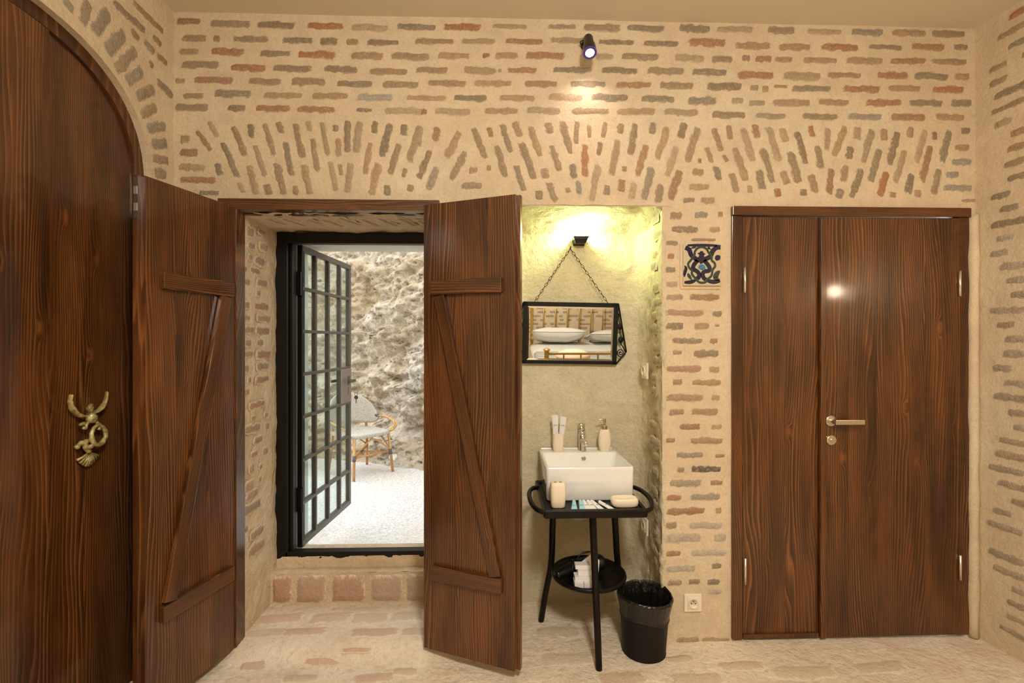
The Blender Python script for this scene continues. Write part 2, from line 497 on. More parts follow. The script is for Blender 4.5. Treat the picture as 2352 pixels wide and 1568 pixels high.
# ------------------------------------------------------------------ THE ROOM
# floor
FX0, FX1, FY0, FY1 = XL-.06, 2.9, YR-.05, NB+.12
def zfloor(x, y):
    z = .006*noise.noise(V((x*1.8, y*1.8, 3.3))) + .003*noise.noise(V((x*7, y*7, 1.1)))
    # worn threshold of the passage stands a little higher
    ex = min(max((x+1.28)/.10, 0), 1)*min(max((.02-x)/.14, 0), 1)
    ey = min(max((y-(2.13+.03*noise.noise(V((x*3, 0, 9)))))/.07, 0), 1)
    return z - .004 + .05*ex*(ey*ey*(3-2*ey))
mb = MB()
mb.surf(lambda u, v: (FX0+(FX1-FX0)*u, FY0+(FY1-FY0)*v, zfloor(FX0+(FX1-FX0)*u, FY0+(FY1-FY0)*v)), 130, 150)
floor = mb.build('floor', M_FLOOR, smooth=True)
tag(floor, 'worn sandy stone floor with pinkish patches', 'floor', kind='structure')
def stone(px, py, L, D, ang=0., col=(.62,.40,.28,1)):
    P = atz(px, py, 0.02); P.z = zfloor(P.x, P.y)
    nx = (zfloor(P.x+.05, P.y)-zfloor(P.x-.05, P.y))/.1; ny = (zfloor(P.x, P.y+.05)-zfloor(P.x, P.y-.05))/.1
    n = V((-nx, -ny, 1)).normalized(); u = V((math.cos(ang), math.sin(ang), 0)); u = (u-n*u.dot(n)).normalized(); v = n.cross(u)
    put_brick(floor, P, u, v, n, L, D, col, S_MESH, 'paving_stone', .0012)
for px, py, L, D, an, c in [
    (640,1432,.26,.11,.05,(.60,.36,.25)), (760,1430,.22,.11,0,(.62,.44,.31)), (850,1432,.20,.11,0,(.60,.47,.34)), (935,1428,.18,.11,0,(.62,.49,.35)),
    (610,1465,.20,.08,.1,(.64,.50,.37)), (700,1462,.22,.075,0,(.60,.35,.24)), (860,1466,.24,.08,0,(.58,.33,.22)), (955,1464,.15,.08,0,(.62,.46,.32)),
    (740,1508,.17,.055,-.05,(.56,.29,.19)), (818,1497,.14,.025,-.02,(.56,.28,.18)), (580,1518,.12,.08,.2,(.58,.36,.26)), (690,1545,.16,.06,0,(.55,.45,.36)),
    (860,1545,.18,.07,.1,(.60,.34,.24)), (930,1530,.12,.06,0,(.58,.44,.33)), (1280,1440,.24,.12,0,(.64,.50,.37)), (1300,1500,.26,.10,0,(.64,.52,.39)),
    (1430,1545,.22,.10,.1,(.60,.40,.29)), (1600,1545,.24,.09,0,(.64,.50,.37)), (1700,1515,.22,.07,0,(.62,.48,.36)), (1560,1500,.14,.06,.1,(.58,.40,.29)),
    (1850,1530,.30,.10,0,(.64,.52,.38)), (2020,1520,.26,.09,.05,(.64,.51,.38))]:
    stone(px, py, L, D, an, (c[0]*.55+.36, c[1]*.55+.30, c[2]*.55+.22, 1))
# ceiling
mb = MB(); mb.box((XL-.3, YR-.2, ZC), (3.1, W+.3, ZC+.12))
ceil = tag(mb.build('ceiling', M_CEIL), 'smooth tan painted flat ceiling', 'ceiling', kind='structure')

# far wall: openings
DX0, DX1, DZ = -1.168, -.30, 2.035       # passage opening
NX0, NX1, NZ = .05, .778, 2.045          # niche
PX0, PX1, PZ = 1.107, 2.257, 2.03        # right-hand door
mb = MB()
ypatch(mb, XL-.02, XR+.02, 2.03, ZC+.02, W)
ypatch(mb, XL-.02, DX0+.01, -.02, 2.03, W)
ypatch(mb, DX1-.01, NX0, -.02, 2.03, W)
ypatch(mb, PX1-.005, XR+.02, -.02, 2.03, W, .02)
wall_back = tag(mb.build('wall_back', M_PLASTER, smooth=True), 'plastered far wall with exposed brick courses and flat brick arches', 'wall', kind='structure')
mb = MB(); ypatch(mb, NX1-.004, PX0+.006, -.02, 2.03, W)
wall_pier = tag(mb.build('wall_pier', M_PLASTER, smooth=True), 'narrow plastered brick pier between the washing niche and brown door', 'wall', kind='structure')

def rows(sc, ox, oy, data, par, sd=0.):
    for r in data:
        x0, x1, yc, h = r[:4]
        back_h(par, ox+x0/sc, ox+x1/sc, oy+yc/sc, h/sc, r[4] if len(r) > 4 else None)
def fans(sc, ox, oy, data, par):
    for x0, y0, x1, y1, w in data:
        back_s(par, ox+x0/sc, oy+y0/sc, ox+x1/sc, oy+y1/sc, w/sc)
RED = (.44,.22,.115,1); BLU = (.37,.34,.28,1)
s1, s2, s3 = 3.266, 3.178, 3.128
rows(s1, 380, 0, [
 (75,270,160,60),(330,645,180,60),(680,980,190,58),(1050,1345,195,55),(1385,1680,208,58),(1730,2042,205,55),
 (120,325,290,60),(358,415,290,55,RED),(497,780,295,55),(872,1112,303,55),(1150,1300,310,65),(1350,1450,312,50),(1510,1760,318,50),(1865,2172,312,50),
 (103,265,390,50),(335,598,390,60,RED),(705,945,402,50),(988,1283,412,62),(1385,1640,417,62),(1688,1990,425,60),
 (115,410,490,60),(480,765,510,60,RED),(800,1105,515,55),(1180,1450,520,58),(1515,1825,540,55),(1875,2125,528,55),
 (75,160,610,45),(210,518,605,55,(.42,.23,.14,1)),(615,880,612,55),(940,1210,615,62),(1278,1560,630,55),(1625,1905,637,55),
 (133,295,722,50),(362,648,705,65),(730,1038,718,52),(1095,1378,722,55),(1435,1715,735,60,(.44,.42,.37,1)),(1800,2112,738,45),
 (72,335,808,58),(460,612,812,55),(665,945,815,58,RED),(985,1287,822,50,RED),(1430,1555,828,30),(1635,1945,835,60),
 (110,190,1043,68),(105,258,1143,68),(98,305,1255,58),(105,383,1350,55,RED),(245,410,1445,40)], wall_back)
rows(s2, 960, 0, [
 (180,468,200,60),(535,805,195,40),(945,1160,200,42),(1200,1480,205,60),(1515,1810,208,52),(1900,2138,212,62),
 (315,570,303,45),(628,922,305,45),(957,1262,298,50),(1308,1585,310,42),(1640,1910,318,45),(1970,2252,310,70,RED),
 (140,387,408,55),(470,525,405,40),(552,738,405,55),(778,1080,408,60,RED),(1285,1430,415,50),(1478,1762,415,55),(1865,2095,425,60),(2130,2300,432,60),
 (327,578,515,60),(585,612,515,28),(648,873,515,48),(980,1275,510,50),(1330,1618,515,50),(1665,1955,520,60),(1995,2262,528,58),
 (62,362,608,55),(405,692,608,52),(770,1025,610,55),(1100,1380,610,50),(1440,1710,620,50),(1758,2022,625,60),
 (250,515,715,50),(585,860,712,50),(943,1210,708,55),(1262,1545,710,58),(1622,1880,722,52),(1965,2185,737,65),
 (5,70,818,50),(115,397,815,58),(475,740,810,50),(785,1050,805,52),(1118,1408,810,50),(1448,1740,815,58),(1788,2052,820,55),
 (370,440,1243,55),(312,475,1355,60),(500,538,1228,50),(2040,2070,1175,40),(1995,2088,1258,55),(1965,2135,1365,55),(1930,2025,1462,45),(2055,2175,1462,55)], wall_back)
rows(s3, 1600, 0, [
 (135,412,213,50),(505,710,220,60),(780,1048,230,45),(1100,1343,235,55),(1395,1655,237,55),(1685,1945,243,60),
 (270,540,333,60),(585,825,338,55,(.46,.28,.16,1)),(890,1170,342,52,RED),(1222,1483,341,40),(1535,1790,335,55,(.44,.25,.10,1)),(1835,1955,340,50),
 (320,385,420,50),(415,548,425,55,RED),(555,700,428,45),(760,1020,433,48),(1065,1340,440,55),(1378,1655,440,50),(1680,1948,443,50),
 (285,560,540,60,RED),(618,900,548,65),(930,1190,542,45),(1288,1520,545,60,RED),(1555,1815,548,60),(1848,1968,550,58),
 (68,330,622,65),(383,448,630,50),(470,520,637,50),(553,655,620,25),(683,972,637,50),(1050,1325,642,58,RED),(1368,1615,636,50),(1688,1925,645,60),
 (245,340,722,55),(365,500,738,45),(540,825,738,60),(868,1100,735,48),(1210,1475,740,58,RED),(1515,1775,742,55),(1818,1985,742,58),
 (103,360,825,58),(418,650,832,45),(752,1018,838,48),(1083,1337,838,48,BLU),(1390,1650,845,60),(1700,1925,845,50),
 (1890,1965,940,48),(1840,1965,1062,52),(1818,1980,1165,55,BLU),(1785,1890,1255,52,BLU),(1765,1985,1350,50,BLU),(1900,2020,1440,25)], wall_back)
# flat arches of bricks on edge
fans(s1, 380, 0, [
 (235,975,350,1135,45),(325,905,405,1040,50),(420,1055,550,1335,55),(550,1360,590,1455,45),(505,940,605,1175,55),(635,920,650,1040,55),
 (665,1075,755,1330,55),(390,1220,415,1320,60),(620,1230,685,1465,60),(740,915,820,1175,55),(830,1215,890,1465,65),(840,905,875,1005,55),
 (895,1050,950,1325,55),(755,1370,780,1465,70),(970,915,1035,1195,58),(1035,1225,1085,1465,65),(1070,900,1085,990,50),(1100,1030,1145,1290,50),
 (1170,905,1225,1175,48),(975,1385,975,1465,50),(1275,935,1280,990,50),(1300,1030,1305,1185,58),(1235,1205,1285,1445,55),
 (1372,895,1362,1150,58),(1465,905,1425,1155,70),(1310,1225,1320,1320,45),(1390,1215,1365,1455,65),(1580,905,1565,1010,55),(1540,1060,1495,1315,55),
 (1600,1215,1545,1470,72),(1690,920,1625,1185,65),(1665,1380,1665,1470,60),(1795,930,1785,1025,68),(1755,1070,1685,1315,62),(1910,935,1830,1220,65),
 (1805,1255,1780,1335,40),(1845,1380,1830,1440,60),(1990,1120,1900,1345,60)], wall_back)
fans(s2, 960, 0, [
 (15,910,-5,1080,60),(145,920,125,1035,60),(310,955,205,1160,70),(145,1210,70,1400,65),(350,1100,240,1320,60),
 (400,930,500,1165,55),(520,925,535,1005,48),(610,900,680,1120,55),(570,1055,645,1305,55),(705,880,750,1005,60),(755,1035,850,1320,65),
 (715,1200,775,1400,55),(820,915,895,1155,60),(915,1220,940,1310,65),(950,1320,1005,1480,60),(945,885,970,980,65),(975,1055,1035,1255,58),
 (1055,875,1115,1140,60),(880,1385,885,1460,60),(1160,875,1155,1060,45),(1250,905,1252,1010,40),(1215,1050,1220,1300,62),(1125,1190,1140,1310,60),
 (1165,1310,1180,1425,45),(1090,1365,1100,1410,50),(1370,880,1350,1010,50),(1335,1030,1315,1140,45),(1315,1195,1265,1470,62),(1485,895,1470,980,55),
 (1460,1010,1410,1290,65),(1385,1345,1375,1425,60),(1590,895,1545,1140,62),(1495,1300,1480,1405,65),(1505,1210,1510,1255,40),(1720,890,1705,985,60),
 (1665,1045,1600,1295,60),(1580,1325,1555,1465,62),(1820,920,1745,1170,62),(1705,1215,1645,1465,68),(1775,1340,1745,1490,68),(1945,890,1910,1020,68),
 (1890,1065,1815,1295,65),(1910,1235,1840,1470,70),(2045,925,1960,1190,68),
 (2100,1065,2145,1195,50),(2165,1205,2200,1325,55),(2155,935,2215,1110,55),(2225,1130,2260,1185,40)], wall_back)
fans(s3, 1600, 0, [
 (230,895,240,1010,55),(325,910,410,1170,65),(270,1050,355,1310,65),(245,1230,285,1390,60),(415,890,440,1000,62),(470,1060,550,1325,60),
 (445,1215,470,1375,72),(510,905,595,1165,68),(380,1330,380,1390,50),(610,915,645,1030,68),(665,1085,740,1320,72),(615,1225,655,1335,68),
 (575,1350,590,1420,60),(720,940,785,1185,58),(815,895,835,990,55),(820,1245,855,1390,65),(770,1355,770,1410,60),(865,1035,895,1220,62),
 (945,910,930,1090,58),(1070,900,985,1130,60),(1160,905,1150,1010,72),(1110,1045,1095,1150,65),(970,1205,950,1400,58),(1075,1180,1050,1315,65),
 (1265,920,1195,1175,65),(1190,1210,1110,1430,65),(1035,1350,1020,1430,65),(1350,920,1345,1015,68),(1320,1060,1250,1310,68),(1445,935,1385,1185,65),
 (1370,1225,1310,1420,75),(1540,910,1530,995,58),(1500,1070,1425,1320,60),(1640,925,1575,1180,58),(1415,1375,1410,1420,60),(1550,1240,1515,1400,65),
 (1705,945,1705,1010,48),(1680,1040,1615,1310,65),(1595,1360,1590,1420,60),(1810,930,1755,1175,62),(1740,1205,1700,1400,60)], wall_back)
sp = 3.0136
rows(sp, 1500, 480, [
 (110,205,45,60),(280,385,40,50),(445,485,35,45),(120,320,140,48),(385,470,142,42),(85,180,235,38),(260,440,212,22),(95,150,325,40,RED),(85,160,418,45),
 (85,175,520,45),(85,215,610,48),(245,465,610,48),(85,355,718,50,(.46,.27,.17,1)),(405,480,725,42),(85,220,810,55),(275,395,810,50),(425,460,805,20),(125,345,912,42),
 (390,450,912,45),(130,205,993,35),(275,460,1000,55),(85,340,1105,52,(.44,.26,.16,1)),(385,465,1110,50),(130,205,1195,50),(265,480,1200,42),(85,350,1305,52),
 (400,465,1305,45),(105,218,1405,50),(260,455,1402,52),(175,340,1505,50),(395,480,1505,40)], wall_pier)
LG = (.56,.49,.40,1)
rows(sp, 1500, 980, [
 (85,155,92,40),(245,490,97,50),(150,352,195,45),(425,500,200,30),(165,220,297,40),(260,480,292,52,(.10,.085,.07,1)),(105,340,390,55),(390,490,387,38),
 (85,200,493,42,RED),(255,472,485,50),(85,365,585,52),(430,475,580,45),(85,170,682,52),(245,485,682,55,LG),(85,340,770,70,LG),(415,510,765,60,LG),
 (85,195,875,45),(255,510,868,50,LG),(85,300,978,52,LG),(400,475,962,40),(95,205,1078,45),(240,325,1070,40),(365,465,1072,45),(370,480,1140,40,LG),
 (150,330,1480,62),(330,540,1480,52)], wall_pier)

# left wall with its arched doorway
AY, AA, AB, AZ, AE = 1.54, .55, .45, 2.04, 2.4
def arch_z(y, a=AA, b=AB):
    u = abs(y-AY)/a
    return AZ + b*max(0., 1-u**AE)**(1/AE) if u < 1 else AZ
def ldisp(y, z): return wdisp(y, z, 20.)
mb = MB()
def xpatch(y0, y1, zf, step=.03):
    nu = max(1, int((y1-y0)/step)); nv = 40
    mb.surf(lambda u, v: (XL + ldisp(y0+(y1-y0)*u, zf(y0+(y1-y0)*u)+(ZC+.02-zf(y0+(y1-y0)*u))*v), y0+(y1-y0)*u, zf(y0+(y1-y0)*u)+(ZC+.02-zf(y0+(y1-y0)*u))*v), nu, nv, True)
xpatch(YR-.05, AY-AA, lambda y: -.02); xpatch(AY+AA, W+.02, lambda y: -.02)
ys = [AY+AA*math.sin(math.pi*(k/40-.5)) for k in range(41)]
for k in range(40):
    xpatch(ys[k], ys[k+1], arch_z, 1)
# reveal of the arch
RD = .045
prof = [(AY+AA, -.02), (AY+AA, 1.0)] + [(y, arch_z(y)) for y in reversed(ys)] + [(AY-AA, 1.0), (AY-AA, -.02)]
mb.surf(lambda u, v: (XL+.002 - RD*1.2*v, prof[int(round(u*(len(prof)-1)))][0], prof[int(round(u*(len(prof)-1)))][1]), len(prof)-1, 2, True)
wall_left = tag(mb.build('wall_left', M_PLASTER, smooth=True), 'plastered left wall with a brick arch over the doorway', 'wall', kind='structure')
NX_ = V((1,0,0))
def left_s(x0, y0, x1, y1, w, sc=3.137, col=None, grey=True):
    a = atX(x0/sc, y0/sc, XL); b = atX(x1/sc, y1/sc, XL)
    P = (a+b)/2; P.x = XL + ldisp(P.y, P.z)
    d = b-a; d.x = 0; L = d.length; d.normalize()
    c = col or BR.choice([(.38,.33,.24,1), (.34,.29,.21,1), (.40,.31,.20,1)])
    put_brick(wall_left, P, d, V((0, -d.z, d.y)), NX_, L*1.08, w*1.35, c)
for a in [(500,0,480,60,.05),(640,0,590,180,.05),(785,80,670,240,.05),(900,230,760,385,.055),(980,360,820,500,.05),(1025,500,890,600,.05),
          (1115,640,970,700,.048),(1130,770,1005,830,.045),(1200,905,1050,930,.05),(1215,1035,1090,1040,.05),(1225,1165,1095,1135,.045),(1205,1260,1105,1240,.05)]:
    left_s(*a)
for a in [(810,10,1050,230,.035),(945,5,1180,235,.035),(940,210,1005,295,.04),(1035,290,1115,385,.04),(1095,255,1165,330,.035),(1125,390,1210,465,.035),
          (1070,440,1105,490,.035),(1120,570,1250,700,.045)]:
    left_s(*a, col=pick_col(BR))
# the near half of the arch and the courses behind it (out of the picture, in the same manner)
for k in range(12):
    y = 1.56-.045*k; zz = arch_z(y)
    if y <= AY-AA+.02: break
    th = math.atan2(zz-1.7, y-AY)
    d = V((0, math.cos(th), math.sin(th)))
    put_brick(wall_left, V((XL+ldisp(y, zz+.1), y, zz))+d*.10, d, V((0,-d.z,d.y)), NX_, .15, .035)
for r in range(40):
    z = .10+r*.066
    y = .92 - (.10 if r % 2 else 0)
    while y > .30:
        if z < 2.75: put_brick(wall_left, V((XL+ldisp(y-.09, z), y-.09, z)), V((0,1,0)), UP, NX_, BR.uniform(.14,.2), .04)
        y -= .215

# right wall
rdir = V((math.sin(RA), -math.cos(RA), 0)); rn = V((-math.cos(RA), -math.sin(RA), 0))
RP0 = V((XR, W, 0))
def rpt(s_, z): return RP0 + rdir*s_ + V((0,0,z)) + rn*wdisp(s_*1.1, z, 40., 1.3)
LR_ = (W-YR)/math.cos(RA)+.05
mb = MB(); mb.surf(lambda u, v: rpt(-.03+(LR_+.03)*u, -.02+(ZC+.04)*v), 130, 90)
wall_right = tag(mb.build('wall_right', M_PLASTER, smooth=True), 'plastered right wall with rows of exposed bricks', 'wall', kind='structure')
for r in range(43):
    z = .10+r*.0655
    s_ = .04 + BR.uniform(0, .10)
    while s_ < 1.15:
        L = BR.choice((.17,.18,.19,.16,.09))
        c = pick_col(BR) if z > 1.9 else BR.choice([(.48,.38,.27,1),(.43,.34,.24,1),(.52,.43,.32,1),(.45,.31,.20,1)])
        if BR.random() > .06:
            P = rpt(s_+L/2, z)
            put_brick(wall_right, P, rdir, UP, rn, L, BR.uniform(.042,.052), c)
        s_ += L + BR.uniform(.03,.06)
# lumpy plaster fillet in the right corner, from the floor to the door head
mb = MB()
fp = [V((XR-.022+.006*noise.noise(V((0,0,z*5))), W-.012, z)) for z in [i*.05 for i in range(41)]]
mb.tube(fp, [.022+.006*noise.noise(V((1,0,z*7))) for z in [i*.05 for i in range(41)]], 8)
tag(mb.build('trim_1', M_PLASTER, smooth=True), 'pale plaster fillet beside the wide brown door in the corner', 'trim', kind='structure')

# wall behind the bed (seen in the mirror)
mb = MB(); mb.surf(lambda u, v: (3.0-(4.5+.02)*u, YR + wdisp(3.0-4.52*u, -.02+(ZC+.04)*v, 60.), -.02+(ZC+.04)*v), 120, 80)
wall_rear = tag(mb.build('wall_rear', M_PLASTER, smooth=True), 'plastered brick wall behind the brass bed, seen in the mirror', 'wall', kind='structure')
for r in range(16):
    z = .55+r*.062
    x = .10 + BR.uniform(0, .12)
    while x < 2.25:
        L = BR.choice((.17,.19,.15,.08))
        if BR.random() > .12:
            P = V((x+L/2, YR+wdisp(x+L/2, z, 60.), z))
            put_brick(wall_rear, P, V((1,0,0)), UP, V((0,1,0)), L, .056, BR.choice([(.40,.33,.26,1),(.36,.29,.23,1),(.44,.33,.25,1)]))
        x += L+BR.uniform(.03,.07)

# washing niche
NDX = .792   # right side at the back
def niche_path(t):
    # left jamb -> back -> right jamb with soft corners
    pts = NPATH; s_ = t*(len(pts)-1); i = min(int(s_), len(pts)-2); k = s_-i
    return pts[i]*(1-k)+pts[i+1]*k
raw = [V((NX0, W-.002, 0)), V((NX0, NB-.09, 0)), V((NX0+.02, NB-.02, 0)), V((NX0+.09, NB, 0)), V((.25, NB, 0)), V((.5, NB, 0)), V((NDX-.10, NB, 0)), V((NDX-.03, NB-.02, 0)),
       V((NDX-.002, NB-.10, 0)), V((NX1+.006, W+.12, 0)), V((NX1-.004, W+.012, 0)), V((NX1+.012, W-.001, 0))]
NPATH = smooth_path(raw, 8)
def niche_surf(u, v):
    p = niche_path(u); q = niche_path(min(u+.01, 1)) - niche_path(max(u-.01, 0))
    n = V((q.y, -q.x, 0)); n = n.normalized() if n.length > 1e-6 else V((0,-1,0))
    z = -.02+2.10*v
    k = 0.004 if u < .62 else .004+.007*min(1, (u-.62)/.12)
    k *= 1.3 if z < .45 else 1.0
    edge = 1.0 if .02 < u < .98 else .3
    d = k*edge*fbm(V((p.x*11+u*3, p.y*14, z*11)), 4)
    # thick old plaster swells out towards the foot of the wall
    foot = .03*max(0., min(1., (.36+.05*noise.noise(V((p.x*5, 2, 0)))-z)/.10)) if u < .62 else 0.0
    lean = 0
    return p + n*(d+lean*.6-.012*(foot > 0)*0) + V((0,0,z))
mb = MB(); mb.surf(niche_surf, 190, 150)
def niche_ceil(u, v):
    x = NX0-.02+(NDX+.03-NX0+.02)*u; y = W-.004+(NB+.02-W)*v
    z = NZ - .045*v*v - .05*max(0, u-.86)/.14 - .03*max(0, v-.85)/.15 + .006*fbm(V((x*9, y*9, 4)), 3)
    if v == 0: z = NZ-.012+.006*noise.noise(V((x*12, 0, 3)))
    return V((x, y, z))
mb.surf(niche_ceil, 60, 30, True)
wall_niche = tag(mb.build('wall_niche', M_NICHE, smooth=True), 'rough plastered washing niche sunk into the far wall', 'wall', kind='structure')
# bricks showing in the niche's right side
for k in range(22):
    py = 510+k*36+BR.uniform(-8, 8)
    px0 = BR.uniform(1484, 1500)
    yy = W+BR.uniform(.05, .13)
    z = CAM_H+(784-py)*yy/1100
    if z < .15: continue
    u_ = V((.03,-1,0)).normalized()
    put_brick(wall_niche, V((NX1-.002, yy, z)), u_, UP, V((-1,-.03,0)).normalized(), BR.uniform(.07,.15), .05,
              BR.choice([(.40,.38,.30,1),(.44,.40,.30,1),(.42,.39,.30,1),(.48,.40,.27,1)]), proud=.0015)
mb = MB()

# passage behind the shutters: jambs, head, step
PJ = -1.168; PH = 1.985; PB = 2.66
mb = MB()
def rough(o, a, b, n, nu, nv, amp, flip=False, fr=9):
    def fn(u, v):
        p = o + a*u + b*v
        return p + n*(amp*fbm(p*fr, 4))
    mb.surf(fn, nu, nv, flip)
rough(V((PJ, W-.01, -.02)), V((0, PB-W+.02, 0)), V((0,0,2.06)), V((1,0,0)), 36, 120, .008, True)
rough(V((DX1, W-.01, -.02)), V((0, PB-W+.02, 0)), V((0,0,2.06)), V((-1,0,0)), 24, 80, .006)
rough(V((PJ-.02, W-.005, PH)), V((DX1-PJ+.04, 0, 0)), V((0, PB-W+.02, 0)), V((0,0,-1)), 70, 36, .010, True)
wall_passage = tag(mb.build('wall_passage', M_JAMB, smooth=True), 'rough brick and plaster sides of the short passage to the courtyard', 'wall', kind='structure')
def jamb_b(sc, ox, oy, x0, x1, y0, y1):
    a = atX(ox+x0/sc, oy+(y0+y1)/2/sc, PJ); b = atX(ox+x1/sc, oy+(y0+y1)/2/sc, PJ)
    P = (a+b)/2; P.x = PJ+.004
    P.x = PJ + .008*fbm(P*9, 4)
    Hh = (y1-y0)/sc*P.y/F_PX
    L = abs(b.y-a.y)
    put_brick(wall_passage, P, V((0,1,0)), UP, V((1,0,0)), max(L, .03), max(Hh*1.15, .03), BR.choice([(.48,.27,.19,1),(.42,.25,.17,1),(.40,.30,.22,1),(.36,.29,.23,1),(.50,.32,.22,1)]), proud=.004)
for q in [(140,205,270,360),(230,290,300,345),(160,218,395,455),(243,315,400,470),(160,195,488,540),(215,300,510,580),(115,150,580,625),(185,260,598,645),(120,180,680,735),(230,320,685,750),(220,255,770,820),
          (105,175,855,920),(215,335,865,935),(115,180,965,1010),(230,340,965,1025),(125,210,1050,1115),(230,340,1058,1125),(130,190,1155,1215),(235,290,1155,1215),(130,210,1240,1300),
          (222,340,1240,1312),(130,175,1350,1420),(228,330,1335,1400),(220,330,1440,1500),(170,195,1445,1500)]:
    jamb_b(3.408, 520, 440, *q)
for q in [(130,180,110,170),(160,290,205,262),(180,215,320,360),(282,310,290,335),(290,328,370,430),(130,260,390,455),(210,285,480,540),(185,240,595,645),(278,325,570,630),
          (175,215,700,770),(248,270,695,745),(135,210,830,920),(245,270,795,845),(150,250,900,970),(130,270,990,1080),(120,175,1190,1240),(180,290,1200,1270),(160,300,1310,1400)]:
    jamb_b(3.408, 520, 860, *q)
for k in range(9):     # bricks on edge in the head of the passage
    x = -1.08+k*.092
    P = V((x, W+.14+BR.uniform(-.03,.03), PH)); P.z = PH-.010*fbm(P*9, 4)
    put_brick(wall_passage, P, V((.35,.9,0)).normalized(), V((.9,-.35,0)).normalized(), V((0,0,-1)), .17, .04, BR.choice([(.44,.33,.26,1),(.40,.36,.30,1),(.46,.30,.22,1)]), proud=.004)

# step below the steel frame
SY = 2.515
mb = MB()
mb.surf(lambda u, v: V((PJ-.01+.90*u, SY+.012+.004*fbm(V((u*20, v*4, 3)), 3), -.0+.205*v)), 60, 10)
mb.surf(lambda u, v: V((PJ-.01+.90*u, SY+.012+.16*v, .205+.005*fbm(V((u*16, v*5, 8)), 3))), 60, 8)
mb.surf(lambda u, v: V((PJ-.01+.90*u, SY+.075+.01*v+.003*fbm(V((u*20, v*4, 5)), 3), .20+.06*v)), 60, 6)
mb.surf(lambda u, v: V((PJ-.01+.90*u, SY+.085+.15*v, .26)), 10, 2)
mb.box((PJ-.01, SY+.022, .0), (PJ+.89, 2.68, .198)); mb.box((PJ-.01, SY+.092, .19), (PJ+.89, 2.68, .256))
step = tag(mb.build('trim_2', M_JAMB, smooth=True), 'low stone step under the black steel door frame', 'step', kind='structure')
for (x0, x1, c) in [(624,668,(.52,.30,.20)), (678,748,(.54,.36,.26)), (758,838,(.52,.32,.23)), (848,924,(.54,.37,.27)), (932,990,(.46,.35,.26))]:
    a = at(x0, 1352, SY); b = at(x1, 1352, SY)
    m_ = MB()
    n_ = 8
    def fn(u, v, a=a, b=b):
        e = min(u, 1-u, v, 1-v)
        bul = .010 if e > .01 else -.008
        return V((a.x+(b.x-a.x)*u + .004*noise.noise(V((v*6, u*3, a.x*9))), SY+.006-bul-.004*fbm(V((u*4+a.x*7, v*4, 1)), 3), .052+.142*v+.004*noise.noise(V((u*5, v*3, a.x*5)))))
    m_.surf(fn, 7, 6)
    o = m_.build('stone_block', M_STONE, step, smooth=True)
    at_ = o.data.attributes.new('rim', 'FLOAT', 'POINT'); at_.data.foreach_set('value', [0.35 if (i % 8 in (0, 7) or i//8 in (0, 6)) else 1.0 for i in range(56)])
    o.color = (*c, 1)

# ------------------------------------------------------------------ plank leaf helper (local: x width from the hinge, y thickness, z up)
def leaf_planks(root, widths, h, th, z0=0.0, x0=0.0, mat=None, top=None):
    x = x0
    for w in widths:
        m_ = MB()
        if top is None:
            m_.box((-w/2, 0, 0), (w/2, th, h))
        else:
            n_ = 10
            pts = [(-w/2+.0003, 0), (w/2-.0003, 0)] + [(w/2-.0003-w*k/n_, top(x+w/2+(w/2-w*k/n_))-z0) for k in range(n_+1)]
            m_.prism(pts, 0, th, 'y')
        m_.build('plank', mat or M_WOOD, root, loc=(x+w/2, 0, z0))
        x += w
def bar(root, name, p, q, w, th, y0, mat=None, bev=.003):
    """straight bar from p to q in the leaf's x-z plane, grain along it"""
    p = V((p[0], 0, p[1])); q = V((q[0], 0, q[1])); L = (q-p).length
    a = math.atan2(q.x-p.x, q.z-p.z)
    m_ = MB(); m_.box((-w/2, -th, 0), (w/2, 0, L))
    return m_.build(name, mat or M_WOOD2, root, bevel=bev, loc=(p.x, y0, p.z), rot=(0, a, 0))

# frame of the shutter doors
tr1 = thing('trim_3', 'dark wooden frame around the open shutter doors', 'door frame', kind='structure')
ZF0, ZF1 = 1.987, 2.036
m_ = MB(); m_.box((0,0,-.49),(.049,.075,.49)); m_.build('head', M_WOOD2, tr1, bevel=.002, loc=((DX0+DX1)/2-.015, W-.055, ZF1), rot=(0, R(90), 0))
m_ = MB(); m_.box((0,0,-.45),(.016,.03,.45)); m_.build('stop', M_WOOD2, tr1, bevel=.002, loc=((DX0+DX1)/2, W+.015, ZF0+.012), rot=(0, R(90), 0))
for x in (DX0-.03, DX1-.012):
    m_ = MB(); m_.box((0,0,0),(.042,.075,1.95)); m_.build('jamb', M_WOOD2, tr1, bevel=.002, loc=(x, W-.055, .04))

def shutter(name, hinge, tip, z0, h, mirror, label):
    """hinge/tip: visible face line on the floor plan"""
    d = V((tip[0]-hinge[0], tip[1]-hinge[1], 0)); w = d.length
    root = thing(name, label, 'door', (hinge[0], hinge[1], z0), (0, 0, math.atan2(d.y, d.x)), kind='structure')
    return root, w
